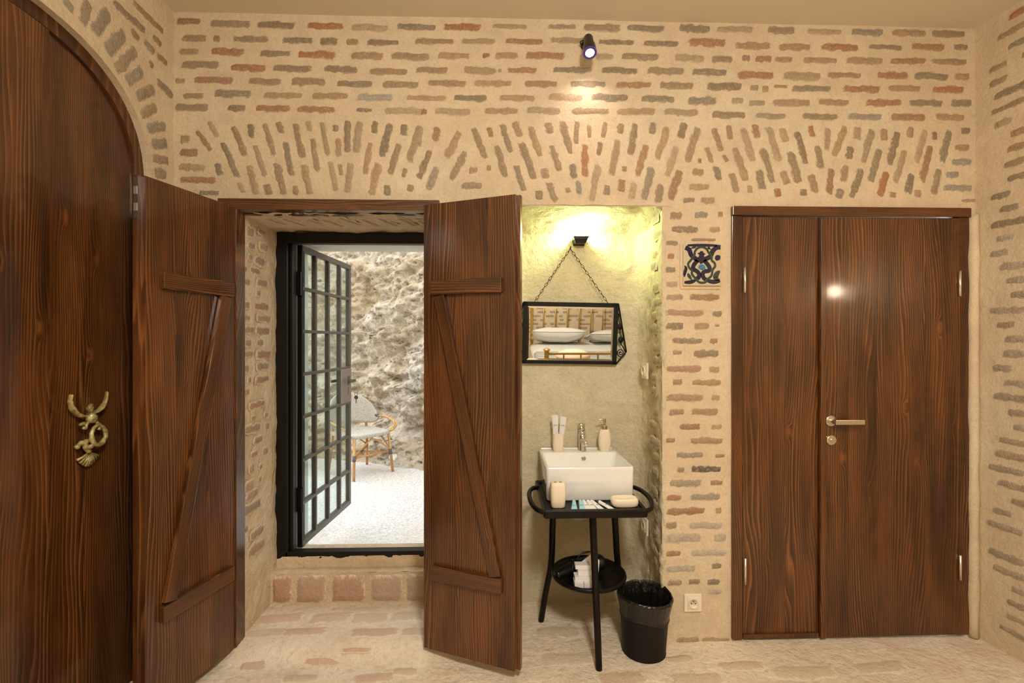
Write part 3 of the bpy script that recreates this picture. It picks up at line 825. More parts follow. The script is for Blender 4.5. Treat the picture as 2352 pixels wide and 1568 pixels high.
# left leaf: its visible face looks to +X; local x runs hinge -> tip, so the face is at local +y ... build with y mirrored
def build_shutter(root, w, h, s_):
    # s_ = +1: visible face at local y=0 with body behind (+y); s_ = -1: body towards -y
    th = .036
    ws = [w*.36, w*.34, w*.30]
    x = 0
    for k, q in enumerate(ws):
        m_ = MB()
        lo, hi = (0, th) if s_ > 0 else (-th, 0)
        e = -.010 if k == 2 else 0
        m_.box((-q/2, lo, 0), (q/2+e, hi, h))
        if k == 2:
            m_.box((q/2-.012, lo+(.016 if s_ > 0 else 0), 0), (q/2+.006, hi-(0 if s_ > 0 else .016), h))
        m_.build('plank', M_WOOD, root, loc=(x+q/2, 0, 0)); x += q
    y0 = 0 if s_ > 0 else .022
    zt, zb = 1.585, .345
    for z in (zt, zb):
        bar(root, 'ledge', (.045, z), (w-.065, z), .062, .022, y0)
    bar(root, 'brace', (.085, zt-.035), (w-.095, zb+.035), .052, .020, y0)
    return th
lh, lt = (-1.158, 2.205), (-1.268, 1.772)
dl, w_ = shutter('door_1', lh, lt, .042, 1.955, -1, 'open dark wooden shutter leaf standing out from the passage, braced with a Z')
build_shutter(dl, w_, 1.955, -1 if False else 1) if False else None
# in this leaf's local frame +y points to... choose the side that faces the passage (world +X)
ly = V((-math.sin(dl.rotation_euler.z), math.cos(dl.rotation_euler.z), 0))
build_shutter(dl, w_, 1.955, -1 if ly.x > 0 else 1)
m_ = MB(); m_.box((w_+.0062, -.030, 1.80), (w_+.0080, -.012, 1.95)); bolt = m_.build('flush_bolt', M_STEELG, dl)
for z in (1.825, 1.885):
    m_ = MB(); m_.box((w_+.0078, -.028, z), (w_+.0100, -.014, z+.028)); m_.build('bolt_plate', M_HINGE, bolt)
rh, rt_ = (-.3225, 2.150), (.085, 1.975)
dr, w2 = shutter('door_2', rh, rt_, .048, 1.955, 1, 'open dark wooden shutter leaf folded back beside the niche, braced with a Z')
ly = V((-math.sin(dr.rotation_euler.z), math.cos(dr.rotation_euler.z), 0))
build_shutter(dr, w2, 1.955, 1 if ly.y > 0 else -1)

# ------------------------------------------------------------------ steel frame and glazed steel door
FYs = 2.60
tr2 = thing('trim_4', 'black steel frame of the glazed courtyard door', 'door frame', kind='structure')
fx0 = at(628, 900, FYs).x; fxi = at(662, 900, FYs+.05).x
ztop = CAM_H+(784-533)*FYs/1127; ztin = CAM_H+(784-560)*(FYs+.02)/1124
m_ = MB(); m_.box((fx0, FYs, .19), (fx0+.075, FYs+.05, ztop)); m_.box((fx0+.075, FYs+.02, .25), (fx0+.095, FYs+.07, ztin+.01)); m_.build('jamb', M_STEEL, tr2, bevel=.004)
m_ = MB(); m_.box((fx0+.075, FYs, ztin), (DX1+.02, FYs+.05, ztop)); m_.build('head', M_STEEL, tr2, bevel=.003)
zb0 = CAM_H-(1283-784)*FYs/1122; zb1 = CAM_H-(1266-784)*FYs/1122
m_ = MB(); m_.box((fx0+.06, FYs, zb0), (DX1+.02, FYs+.05, zb1)); m_.build('threshold', M_STEEL, tr2, bevel=.003)
m_ = MB(); m_.box((DX1-.06, FYs, .25), (DX1+.02, FYs+.05, ztop)); m_.build('jamb', M_STEEL, tr2, bevel=.003)

GH = (at(688, 900, 2.70).x, 2.70); GT = (at(802, 900, 3.42).x, 3.42)
gd = V((GT[0]-GH[0], GT[1]-GH[1], 0)); gw = gd.length
door3 = thing('door_3', 'black steel door with small glass panes, swung open into the courtyard', 'door', (GH[0], GH[1], CAM_H-(1257-784)*2.70/1126), (0, 0, math.atan2(gd.y, gd.x)), kind='structure')
ghh = (1257-562)*2.70/1126
bt = .028
gx = [0] + [gw*k/4 for k in (1, 2, 3)] + [gw]
for k in range(5):
    m_ = MB(); x = gx[k]; bw = .034 if k in (0, 4) else .018
    xx = min(max(x-bw/2, 0), gw-bw)
    m_.box((xx, -bt/2, 0), (xx+bw, bt/2, ghh)); m_.build('stile' if k in (0, 4) else 'glazing_bar', M_STEEL if k == 0 else M_STEELG, door3, bevel=.002)
gz = [ghh*k/7 for k in range(8)]
for k in range(8):
    m_ = MB(); bw = .032 if k in (0, 7) else .018
    zz = min(max(gz[k]-bw/2, 0), ghh-bw)
    m_.box((.01, -bt/2-.001, zz), (gw-.01, bt/2+.001, zz+bw)); m_.build('rail' if k in (0, 7) else 'glazing_bar', M_STEELG, door3, bevel=.002)
for i in range(4):
    for j in range(7):
        if i == 3 and j == 3: continue
        m_ = MB(); m_.box((gx[i]+.008, -.003, gz[j]+.008), (gx[i+1]-.008, .003, gz[j+1]-.008)); m_.build('pane', M_GLASS, door3)
m_ = MB(); m_.box((gx[3]+.004, -.017, gz[3]+.004), (gw-.002, .017, gz[4]-.004)); plate = m_.build('lock_case', M_PLATE, door3, bevel=.002)
hz = gz[3]+(gz[4]-gz[3])*.64
m_ = MB()
for sg in (-1, 1):
    m_.tube([(gw-.055, sg*.017, hz), (gw-.055, sg*.060, hz)], .009, 10)
    m_.box((gw-.155, sg*.060-.006, hz-.009), (gw-.045, sg*.060+.006, hz+.009))
    m_.box((gw-.072, sg*.016-.004, hz-.030), (gw-.038, sg*.016+.004, hz+.030))
m_.build('lever_handle', M_STEELG, door3, bevel=.001)
m_ = MB(); kz = gz[3]+(gz[4]-gz[3])*.33
m_.box((gw-.066, -.025, kz-.024), (gw-.042, .025, kz+.024)); m_.build('cylinder', M_PLATE, door3, bevel=.001)
m_ = MB(); m_.box((-.014, -.02, .20), (.0, .02, .33)); m_.tube([(-.012, -.016, .20), (-.012, -.016, .33)], .009, 8); m_.build('hinge', M_STEEL, door3)
m_ = MB(); m_.box((-.014, -.02, ghh-.28), (.0, .02, ghh-.15)); m_.tube([(-.012, -.016, ghh-.28), (-.012, -.016, ghh-.15)], .009, 8); m_.build('hinge', M_STEEL, door3)
# keys in the lock, on the courtyard-facing side (world +X)
kp = door3.matrix_basis @ V((gw-.054, -.025, kz))
keys = thing('key', 'small keys hanging from the lock of the glazed steel door', 'key', kp)
m_ = MB()
m_.tube([(.000,0,0), (.030,0,0)], .003, 8)
m_.tube([(.040+.013*math.cos(a), 0, .013*math.sin(a)) for a in [2*math.pi*k/16 for k in range(16)]], .0022, 6, True); m_.build('key_blade', M_NICKEL, keys)
m_ = MB()
m_.tube([(.044+.010*math.cos(a), -.002, -.022+.010*math.sin(a)) for a in [2*math.pi*k/16 for k in range(16)]], .0015, 6, True)
m_.lathe([(.0, -.0012), (.013, -.0012), (.013, .0012), (.0, .0012)], 16, Matrix.Translation((.044, -.002, -.044)) @ Matrix.Rotation(R(90), 4, 'X'))
m_.box((.0415, -.0035, -.085), (.0465, -.0005, -.05)); m_.build('spare_key', M_STEELG, keys)

# ------------------------------------------------------------------ courtyard
GZ = .12
OY = 3.02
mb = MB(); mb.box((-3.6, PB+.01, .0), (PJ+.005, OY, 4.2)); mb.box((DX1+.012, PB+.01, .0), (2.5, OY, 4.2)); mb.box((PJ-.02, PB+.01, 1.955), (DX1+.04, OY, 4.2))
tag(mb.build('wall_outer', M_WHITEWALL), 'white plastered outer wall and soffit beyond the steel frame', 'wall', kind='structure')
def zground(x, y):
    z = GZ + .006*noise.noise(V((x*3, y*3, 0))) + .003*noise.noise(V((x*14, y*14, 0)))
    return z
mb = MB(); mb.surf(lambda u, v: V((-4.2+6.0*u, 2.67+4.4*v, zground(-4.2+6.0*u, 2.67+4.4*v) + (.10*max(0, 1-max(0, (2.67+4.4*v-2.7))/.45)))), 150, 130)
tag(mb.build('floor_courtyard', M_PEBBLE, smooth=True), 'pale pebbled concrete ground of the courtyard', 'ground', kind='structure')
RA0 = V((-4.4, 6.9, 0)); RA1 = V((1.9, 4.05, 0))
rd = (RA1-RA0); rl = rd.length; rd.normalize(); rnn = V((rd.y, -rd.x, 0))
def rock(u, v):
    z = -.05+4.6*v
    p = RA0 + rd*(rl*u) + V((0,0,z))
    d = .20*fbm(V((p.x*.8, p.y*.8, z*1.0)), 3)
    d += .13*fbm(V((p.x*2.3+z*.6, p.y*2.3, z*5.0)), 5, .62)
    d += .045*abs(fbm(V((p.x*6, p.y*6, z*9)), 4, .65))
    st = z*2.2+.55*(p.x+1.2)+.35*noise.noise(V((p.x*1.2, p.y*1.2, z)))
    fr = st-math.floor(st)
    d += .10*(fr**2.2) if z < 1.55 else .03*fr
    flare = .55*max(0, 1-z/.75)**2
    lean = -.10*z if z < 1.6 else -.16-.32*(z-1.6)
    return p + rnn*(d+flare-.30*0+lean*.6)
mb = MB(); mb.surf(rock, 300, 220)
tag(mb.build('rock_wall', M_ROCK, smooth=True), 'rugged pale limestone rock face closing the courtyard', 'rock wall', kind='structure')

def make_chair(label):
    root = thing('bistro_chair', label, 'chair', group=None)
    hw = .205
    def foot(sx, sy): return V((sx*(hw+.005), sy*hw, 0))
    tops = {}
    for sx in (-1, 1):
        for sy in (-1, 1):
            a = V((sx*(hw+.012), sy*(hw+.012), 0)); b = V((sx*(hw-.015), sy*(hw-.02), .385))
            m_ = MB()
            if sy > 0:
                c = V((sx*(hw-.02), hw+.03, .62)); m_.tube(smooth_path([a, b, c], 6), .0135, 10)
            else: m_.tube([a, b], .0135, 10)
            leg = m_.build('leg', M_BAMBOO, root, smooth=True)
            p = a+(b-a)*.52
            m_ = MB(); m_.tube([a+(b-a)*.46, a+(b-a)*.60], .0165, 10); m_.build('binding', M_BIND, leg, smooth=True)
            tops[(sx, sy)] = (a, b)
    def on(k, t_): a, b = tops[k]; return a+(b-a)*t_
    for p, q in [((-1,-1),(1,-1)), ((1,-1),(1,1)), ((-1,1),(1,1)), ((-1,-1),(-1,1))]:
        m_ = MB(); A, B = on(p,.56), on(q,.56); mid = (A+B)/2; mid.z = .355
        m_.tube(smooth_path([on(p,.58), (A*.7+B*.3)*1+V((0,0,.10)), mid, (A*.3+B*.7)+V((0,0,.10)), on(q,.58)], 5), .007, 8)
        m_.build('arch_rail', M_BAMBOO, root, smooth=True)
    for p, q in [((-1,-1),(1,1)), ((1,-1),(-1,1))]:
        m_ = MB(); m_.tube([on(p,.53), on(q,.53)], .0085, 8); m_.build('stretcher', M_BAMBOO, root, smooth=True)
    m_ = MB(); m_.tube([(-.03,0,.203),(.03,0,.203)], .015, 8); m_.build('binding', M_BIND, root)
    m_ = MB()
    m_.tube([on((-1,-1),.62)+V((.02,0,-.03)), on((1,-1),.62)+V((-.02,0,-.03))], .009, 8); m_.build('stretcher', M_BAMBOO, root, smooth=True)
    m_ = MB(); m_.lathe([(.0,.375),(.215,.375),(.222,.382),(.222,.405),(.212,.414),(.10,.408),(.0,.406)], 40, None, 1, 1, 5.0); m_.build('seat', M_WEAVE, root, smooth=True)
    # curved oval back
    m_ = MB()
    def back(u, v):
        a = (u-.5)*2.15; r_ = .305
        hh = .5*.30*math.sqrt(max(0, 1-abs(2*u-1)**2.6))
        c = .60 - .10*abs(2*u-1)**1.6
        return V((r_*math.sin(a), -.05+r_*math.cos(a)+.04*(v-.5), c+.02+hh*(2*v-1)))
    m_.surf(back, 30, 10); m_.build('backrest', M_WEAVE, root, smooth=True, solid=.022)
    for sx in (-1, 1):
        for k in range(2):
            m_ = MB(); o_ = .020*k
            p = [V((sx*.262, .105, .52)), V((sx*(.285+o_*.4), .0, .515)), V((sx*(.285+o_*.4), -.12-o_, .49)), V((sx*(.27+o_*.3), -.175-o_, .455)), V((sx*.235, -.165-o_, .41)), V((sx*.205,-.15,.395))]
            arm = m_.tube(smooth_path(p, 6), .0095, 8); m_.build('armrest', M_BAMBOO, root, smooth=True)
        m_ = MB(); m_.tube([(sx*.258,.12,.522),(sx*.268,.085,.52)], .019, 10); m_.build('binding', M_BIND, root, smooth=True)
    return root
ch = make_chair('bamboo-look bistro chair with woven grey seat, standing clear of the glazed door')
fl, fr_, rr_ = atz(808, 1103, GZ), atz(898, 1083, GZ), atz(847, 1069, GZ)
cc = (fl+rr_)/2
ch.location = (cc.x, cc.y, GZ-.002)
ch.rotation_euler = (0, 0, math.atan2(fr_.x-rr_.x, -(fr_.y-rr_.y)))
ch2 = copy_tree(ch)
ch2['label'] = 'bamboo-look bistro chair seen through the panes of the glazed door'
p2 = V((-2.30, 5.05, GZ)); ch2.location = (p2.x, p2.y, GZ-.002); ch2.rotation_euler = (0, 0, R(62))
# round white plate let into the rock foot
best = None
dr_ = ray(905, 1045).normalized()
for a_ in range(260):
    for b_ in range(60):
        p = rock(.42+.30*a_/260, .03+.20*b_/60); q = p-CP; e = (q-dr_*q.dot(dr_)).length
        if e < .02 and (best is None or q.length < best[0]): best = (q.length, p)
pp = best[1]
m_ = MB(); m_.lathe([(0,-.010),(.055,-.010),(.055,.012),(.050,.016),(0,.016)], 24)
tag(m_.build('cover_plate', M_WHITEWALL, loc=pp-dr_*.012, rot=(R(42), R(6), R(24))), 'round white cover plate set in the rock near the chair', 'cover plate')

# ------------------------------------------------------------------ arched double door in the left wall
DXF = XL-.030
tr3 = thing('trim_5', 'dark arched wooden frame of the big double door', 'door frame', kind='structure')
def arch_pts(a, b, n=40, zlo=.0):
    pts = [(AY+a, zlo)]
    for k in range(n+1):
        y = AY + a*math.cos(math.pi*k/n) if False else AY + a*math.sin(math.pi*(.5-k/n))
        pts.append((y, AZ + b*max(0., 1-(abs(y-AY)/a)**AE)**(1/AE)))
    pts.append((AY-a, zlo)); return pts
oa = arch_pts(AA+.003, AB+.003); ia = arch_pts(AA-.048, AB-.048)
m_ = MB(); n_ = len(oa)
vs_ = [(DXF+.004, y, z) for y, z in oa]+[(DXF+.004, y, z) for y, z in ia]+[(DXF-.06, y, z) for y, z in oa]+[(DXF-.06, y, z) for y, z in ia]
fs = []
for k in range(n_-1):
    fs += [(k, k+1, n_+k+1, n_+k), (n_+k, n_+k+1, 3*n_+k+1, 3*n_+k), (2*n_+k+1, 2*n_+k, 3*n_+k, 3*n_+k+1)]
m_.add(vs_, fs); m_.build('arch_frame', M_WOOD2, tr3)
def atop(y): return AZ + (AB-.052)*max(0., 1-(abs(y-AY)/(AA-.052))**AE)**(1/AE)
YJ = 1.642
# local x of a leaf runs along -Y (from the far side to the near side); visible face looks to +X
def arch_leaf(name, y0, y1, xf, widths, label):
    root = thing(name, label, 'door', (xf, y0, 0), (0, 0, R(-90)), kind='structure')
    tot = sum(widths); widths = [q*(y0-y1)/tot for q in widths]
    x = 0
    for q in widths:
        m_ = MB(); n_ = 14
        pts = [(-q/2, .006), (q/2, .006)] + [(q/2-q*k/n_, atop(y0-(x+q/2+q/2-q*k/n_))) for k in range(n_+1)]
        m_.prism(pts, -.036, 0, 'y'); m_.build('plank', M_WOOD, root, loc=(x+q/2, 0, 0)); x += q
    return root
# local +y after rot -90 about z is world +X, so the body lies towards -y
d4 = arch_leaf('door_4', AY+AA-.052, YJ, DXF-.008, [.24,.17], 'arched dark wooden door leaf carrying the brass eagle knocker')
d5 = arch_leaf('door_5', YJ+.012, AY-AA+.052, DXF+.006, [.2,.2,.2], 'arched dark wooden door leaf overlapping its knocker-bearing neighbour')

# brass eagle knocker
kn = atX(206, 985, DXF)
knk = thing('door_knocker', 'patinated brass eagle door knocker with ring and shell on the arched door', 'door knocker', (DXF-.008, kn.y, kn.z), (0, 0, R(90)))
# local x -> world +Y? rot +90: x->+Y, y->-X ; front of the knocker is local -y
def kp_(px, py, o=.0):
    p = atX(px, py, DXF-.008+o); return V((p.y-kn.y, -o, p.z-kn.z))
sc_, ox_, oy_ = 7.467, 130, 880
def kk(x, y, o=.02): return kp_(ox_+x/sc_, oy_+y/sc_, o)
for pts, rs in [([(520,560),(420,560),(320,500),(255,400),(235,290),(255,190)], [.008,.013,.013,.010,.008,.005]), ([(600,540),(680,490),(760,430),(820,340),(850,240),(862,140)], [.008,.012,.013,.010,.008,.005])]:
    m_ = MB(); m_.tube(smooth_path([kk(x, y, .022+.012*i/5) for i, (x, y) in enumerate(pts)], 5), [rs[min(i//5, 5)] for i in range(26)], 10, False, None, .45)
    wing = m_.build('wing', M_PATINA, knk, smooth=True)
m_ = MB(); m_.tube(smooth_path([kk(580,390,.04), kk(575,440,.042), kk(590,500,.03), kk(600,570,.03), kk(600,650,.024)], 4), [.008]*2+[.0105]*3+[.009]*3+[.014]*4+[.018]*3+[.016,.012], 12); m_.build('eagle_body', M_PATINA, knk, smooth=True)
m_ = MB(); m_.tube([kk(580,380,.042), kk(560,440,.058)], [.010,.004], 8); m_.build('eagle_head', M_PATINA, knk, smooth=True)
m_ = MB(); m_.tube(smooth_path([kk(580,640), kk(520,700,.03), kk(500,770,.03), kk(450,760,.03)], 4), .005, 8); m_.tube([kk(480,690,.02), kk(400,710,.03)], [.008,.005], 8)
m_.tube(smooth_path([kk(640,620), kk(700,690,.03), kk(740,720,.03), kk(720,800,.03)], 4), .0065, 8); m_.build('talon', M_PATINA, knk, smooth=True)
rc = [(640,760),(600,860),(600,960),(650,1040),(730,1060),(790,1010),(840,920),(840,820),(790,740),(710,710)]
m_ = MB(); m_.tube([kk(x, y, .036) for x, y in [tuple(q) for q in rc]], [.006,.007,.0095,.0075,.008,.0095,.0075,.0085,.006,.006], 10, True); m_.build('ring', M_PATINA, knk, smooth=True)
m_ = MB(); m_.tube(smooth_path([kk(560,980), kk(470,1010,.02), kk(400,1040,.02), kk(330,1120,.02)], 4), [.006]*2+[.009]*2+[.007]*2+[.010]*2+[.007]*2+[.009]*2+[.004], 8)
m_.tube(smooth_path([kk(480,1000), kk(500,1100,.02), kk(560,1170,.02)], 4), .009, 10); m_.tube([kk(560,1060,.03), kk(600,1110,.034)], [.012,.008], 10); m_.build('leaf_scroll', M_PATINA, knk, smooth=True)
m_ = MB(); shc = kk(545, 1180, .014)
for k in range(9):
    t_ = k/8
    tip = kk(345+(735-345)*t_, 1320+150*math.sin(math.pi*min(1, t_*1.05))*(1-.35*t_)-60*t_, .012)
    m_.tube([shc, shc+(tip-shc)*.6+V((0,-.006,0)), tip], [.0025,.0042,.0050], 8)
m_.build('shell', M_PATINA, knk, smooth=True)

# ------------------------------------------------------------------ wide brown door on the right
tr6 = thing('trim_6', 'dark wooden frame of the wide brown door on the far wall', 'door frame', kind='structure')
DF = W-.012
def X(px, Y=DF): return at(px, 800, Y).x
hx0, hx1 = X(1681), X(2226)
zt0 = CAM_H+(784-497)*DF/1086; zt1 = CAM_H+(784-474)*DF/1094
m_ = MB(); m_.box((0,0,-(hx1-hx0)/2),(zt1-zt0,.05,(hx1-hx0)/2)); m_.build('head', M_WOOD2, tr6, bevel=.002, loc=((hx0+hx1)/2, DF-.012, zt1), rot=(0, R(90), 0))
for a, b in ((1682, 1706), (2204, 2227)):
    m_ = MB(); m_.box((0,0,0),(X(b)-X(a), .06, zt0-.006)); m_.build('jamb', M_WOOD2, tr6, bevel=.002, loc=(X(a), DF, .006))
zt0 -= .003
d6 = thing('door_6', 'narrow fixed leaf of the wide brown plank door', 'door', (X(1708), DF+.006, .012), kind='structure')
wl = X(1880)-X(1708)
leaf_planks(d6, [wl*.56, wl*.44], zt0-.014, .04)
m_ = MB(); m_.box((0,-.010,0),(wl, .0, .018)); m_.build('kick_strip', M_WOOD2, d6, bevel=.002)
d7 = thing('door_7', 'wide leaf of the brown plank door with a nickel lever handle', 'door', (X(1881), DF-.004, .012), kind='structure')
wr = X(2203)-X(1881)
leaf_planks(d7, [wr*.205, wr*.20, wr*.345, wr*.25], zt0-.014, .04)
m_ = MB(); m_.box((0,-.010,0),(X(1894)-X(1881), .0, zt0-.020)); m_.build('astragal', M_WOOD2, d7, bevel=.003)
hh = at(1907, 966, DF-.004); hl = hh-V(d7.location)
m_ = MB(); Mx = Matrix.Translation((hl.x, 0, hl.z)) @ Matrix.Rotation(R(90), 4, 'X')
m_.lathe([(0,0),(.026,0),(.026,.006),(.023,.009),(.012,.010),(.011,.045),(0,.045)], 24, Mx)
ros = m_.build('lever_rose', M_NICKEL, d7, smooth=False, bevel=.0008)
m_ = MB(); m_.box((hl.x-.010, -.052, hl.z-.011), (hl.x+.128, -.040, hl.z+.011)); m_.build('lever_handle', M_NICKEL, d7, bevel=.002)
h2 = at(1908, 1010, DF-.004)-V(d7.location)
m_ = MB(); Mx = Matrix.Translation((h2.x, 0, h2.z)) @ Matrix.Rotation(R(90), 4, 'X')
m_.lathe([(0,0),(.024,0),(.024,.006),(.021,.009),(.009,.0095),(.0085,.016),(0,.016)], 24, Mx); m_.build('thumb_turn', M_NICKEL, d7, bevel=.0006)
for dd, px, y0, y1 in ((d6, 1711, 614, 672), (d6, 1712, 1282, 1342), (d7, 2205, 622, 680), (d7, 2206, 1275, 1332)):
    a = at(px, y0, DF-.01); b = at(px, y1, DF-.01)
    m_ = MB(); m_.tube([a-V(dd.location), b-V(dd.location)], .0055, 10); m_.build('hinge', M_HINGE, dd, smooth=True)

# ------------------------------------------------------------------ sockets and the ceramic tile
def socket(P, u, n, label, hinge=False):
    ang = math.atan2(u.y, u.x)
    root = thing('wall_socket', label, 'socket', P, (0, 0, ang))
    m_ = MB(); m_.box((-.041, -.009, -.041), (.041, .002, .041)); m_.build('face_plate', M_WHITEPL, root, bevel=.003)
    m_ = MB(); m_.box((-.026, -.012, -.028), (.026, -.008, .028)); m_.build('insert', M_WHITEPL, root, bevel=.002)
    m_ = MB(); Mx = Matrix.Translation((0, -.012, 0)) @ Matrix.Rotation(R(90), 4, 'X')
    m_.lathe([(.0,.0004),(.0195,.0004),(.0200,.0036),(.0225,.0040),(.0240,.0030),(.0240,-.001)], 28, Mx); m_.build('well', M_WHITEPL, root, smooth=True)
    m_ = MB()
    for x in (-.0095, .0095): m_.lathe([(0,0),(.003,0),(.003,.0006),(0,.0006)], 10, Matrix.Translation((x, -.0124, 0)) @ Matrix.Rotation(R(90), 4, 'X'))
    m_.lathe([(0,0),(.0025,0),(.0025,.002),(0,.002)], 10, Matrix.Translation((0, -.0124, .010)) @ Matrix.Rotation(R(90), 4, 'X'))
    m_.build('contact_hole', M_INK, root)
    return root
p = at(1590, 1382, W); p.y = W-wdisp(p.x, p.z)-.001
socket(p, V((1,0,0)), None, 'cream wall socket low on the pier beside the waste bin')
u_ = V((.045, -1, 0)).normalized()
for (px, py), lb in (((1487, 851), 'cream wall socket on the niche side next to the mirror'), ((1487, 1206), 'cream wall socket on the niche side below the washbasin')):
    p = atX(px, py, NX1-.004)
    socket(V((NX1-.014, p.y, p.z)), u_, None, lb)

ta, tb = at(1567, 562, W), at(1653, 657, W)
tc_ = at(1610, 606, W); tw = (tb.x-ta.x)/2; thh = (ta.z-tb.z)/2
tile = thing('ceramic_tile', 'old glazed tile with dark blue scrolls set in the pier', 'tile', (tc_.x, W-.003, (ta.z+tb.z)/2))
m_ = MB(); m_.box((-tw, -.012, -thh), (tw, .004, thh)); m_.build('tile_body', M_TILE, tile, bevel=.002)
def tp(x, y, e=0): return V((-tw+2*tw*(x-150)/1200, -.0122-e, thh-2*thh*(y-150)/1260))
def stroke(name, pts, w, mat, e=0.0, n=5):
    m_ = MB(); P = smooth_path([tp(x, y, e) for x, y in pts], n)
    N = len(P); ws = w if isinstance(w, (int, float)) else None
    L, Rr = [], []
    for i in range(N):
        d = (P[min(i+1, N-1)]-P[max(i-1, 0)]); d.normalize()
        s_ = V((-d.z, 0, d.x)); t_ = i/(N-1)
        q = 1.4*(ws if ws else w[0]+(w[1]-w[0])*math.sin(math.pi*t_))*2*tw/1200/2
        L.append(P[i]+s_*q); Rr.append(P[i]-s_*q)
    vs_ = L+Rr+[p+V((0,.0006+e,0)) for p in L+Rr]
    fs = []
    for i in range(N-1):
        fs.append((i, i+1, N+i+1, N+i)); fs.append((i+1, i, 2*N+i, 2*N+i+1)); fs.append((N+i, N+i+1, 3*N+i+1, 3*N+i))
    m_.add(vs_, fs); return m_.build(name, mat, tile)
stroke('scroll', [(210,250),(330,320),(400,480),(540,590),(660,620),(830,600),(1000,520),(1080,360),(1200,250),(1330,240)], 105, M_TBLUE)
stroke('scroll', [(600,640),(480,780),(460,900),(560,960),(640,1040),(640,1150),(560,1200)], 95, M_TBLUE)
stroke('scroll', [(800,640),(900,740),(980,860),(960,950),(820,980),(760,1060),(800,1180),(900,1240)], 95, M_TBLUE)
stroke('scroll', [(720,360),(730,480),(700,620),(730,740)], (60,120), M_TBLUE, .0002)
stroke('scroll', [(600,430),(720,440),(840,450)], (15,60), M_TBLUE, .0004)
stroke('ogee_outline', [(745,225),(600,270),(510,380),(500,470),(380,640),(300,740),(330,860),(420,960),(420,1060),(540,1200),(640,1300),(750,1320),(850,1300),(900,1220)], 52, M_TGREEN, .0004)
stroke('ogee_outline', [(745,225),(880,290),(950,400),(1040,500),(1050,640),(1140,720),(1150,830),(1080,920),(1050,1080),(1000,1150),(900,1220)], 52, M_TGREEN, .0004)
stroke('border_band', [(280,185),(740,180),(1220,185)], (40,66), M_TBLUE)
stroke('border_band', [(180,1310),(380,1300),(540,1240)], (50,85), M_TBLUE)
stroke('border_band', [(880,1250),(1100,1290),(1320,1270)], (50,100), M_TBLUE)
stroke('leaf', [(180,800),(230,880),(190,1040),(180,1150)], (10,75), M_TBLUE)
stroke('leaf', [(285,1030),(330,1120),(420,1240)], (10,75), M_TGREEN)
stroke('leaf', [(1320,500),(1240,560),(1190,640)], (20,130), M_TBLUE)
stroke('leaf', [(1310,960),(1220,1040),(1170,1170),(1300,1230)], (30,120), M_TGREEN)
stroke('leaf', [(1000,240),(940,260),(1040,310)], (10,50), M_TGREEN)
stroke('leaf', [(380,280),(480,250),(560,240)], (10,50), M_TGREEN)
stroke('blossom', [(650,900),(730,840),(830,910)], (60,130), M_TTURQ, .0003)
stroke('blossom', [(730,780),(735,900)], (30,100), M_TTURQ, .0005)
# mortar bed around the tile
m_ = MB(); m_.box((tc_.x-tw-.012, W-.005, (ta.z+tb.z)/2-thh-.016), (tc_.x+tw+.001, W+.01, (ta.z+tb.z)/2+thh+.002)); o = m_.build('mortar_bed', M_PLASTER, wall_pier, bevel=.004)

# ------------------------------------------------------------------ lamps
sp_ = at(1343, 112, W)
spot = thing('wall_spotlight', 'small black wall spotlight pointing down between brick courses', 'spotlight', (sp_.x, W, sp_.z))
m_ = MB(); m_.lathe([(0,0),(.020,0),(.020,.010),(.014,.014),(0,.014)], 18, Matrix.Translation((.0,.004,.012)) @ Matrix.Rotation(R(90), 4, 'X')); m_.build('wall_mount', M_BLACKPL, spot, smooth=False)
m_ = MB(); m_.tube(smooth_path([(0,-.004,.012),(-.008,-.035,.026),(.004,-.062,.012)], 5), .006, 8); m_.tube(smooth_path([(-.012,-.01,.0),(-.026,-.03,.012),(-.012,-.055,.006)], 5), .003, 6); m_.build('arm', M_BLACKPL, spot, smooth=True)
AX = R(24)   # the head looks down and out from the wall a little
HM = Matrix.Translation((.004, -.062, .014)) @ Matrix.Rotation(R(180)-AX, 4, 'X') @ Matrix.Rotation(R(0), 4, 'Y')
m_ = MB(); m_.lathe([(.0,-.004),(.018,.0),(.021,.006),(.023,.045),(.028,.058),(.030,.10),(.0305,.104),(.027,.104),(.026,.096),(.0,.096)], 26, HM); m_.build('lamp_head', M_BLACKPL, spot, smooth=True)
m_ = MB(); m_.lathe([(.0,.0975),(.0245,.0975),(.0245,.1045),(.0,.1060)], 26, HM); m_.build('lens', M_LENS, spot)
m_ = MB(); m_.lathe([(.0242,.098),(.0300,.100),(.0310,.1050),(.0242,.1048)], 26, HM); m_.build('lens_rim', M_LENSRIM, spot)
hd = (HM.to_3x3() @ V((0,0,1)))
lp = V(spot.location) + HM @ V((0,0,.112))
add_light('spotlight_beam', 'SPOT', lp, 4.6, (1.0,.84,.76), (V((0.0,.26,-1)).to_track_quat('-Z','Y').to_euler()), spot_size=R(112), spot_blend=1.0, shadow_soft_size=.02)

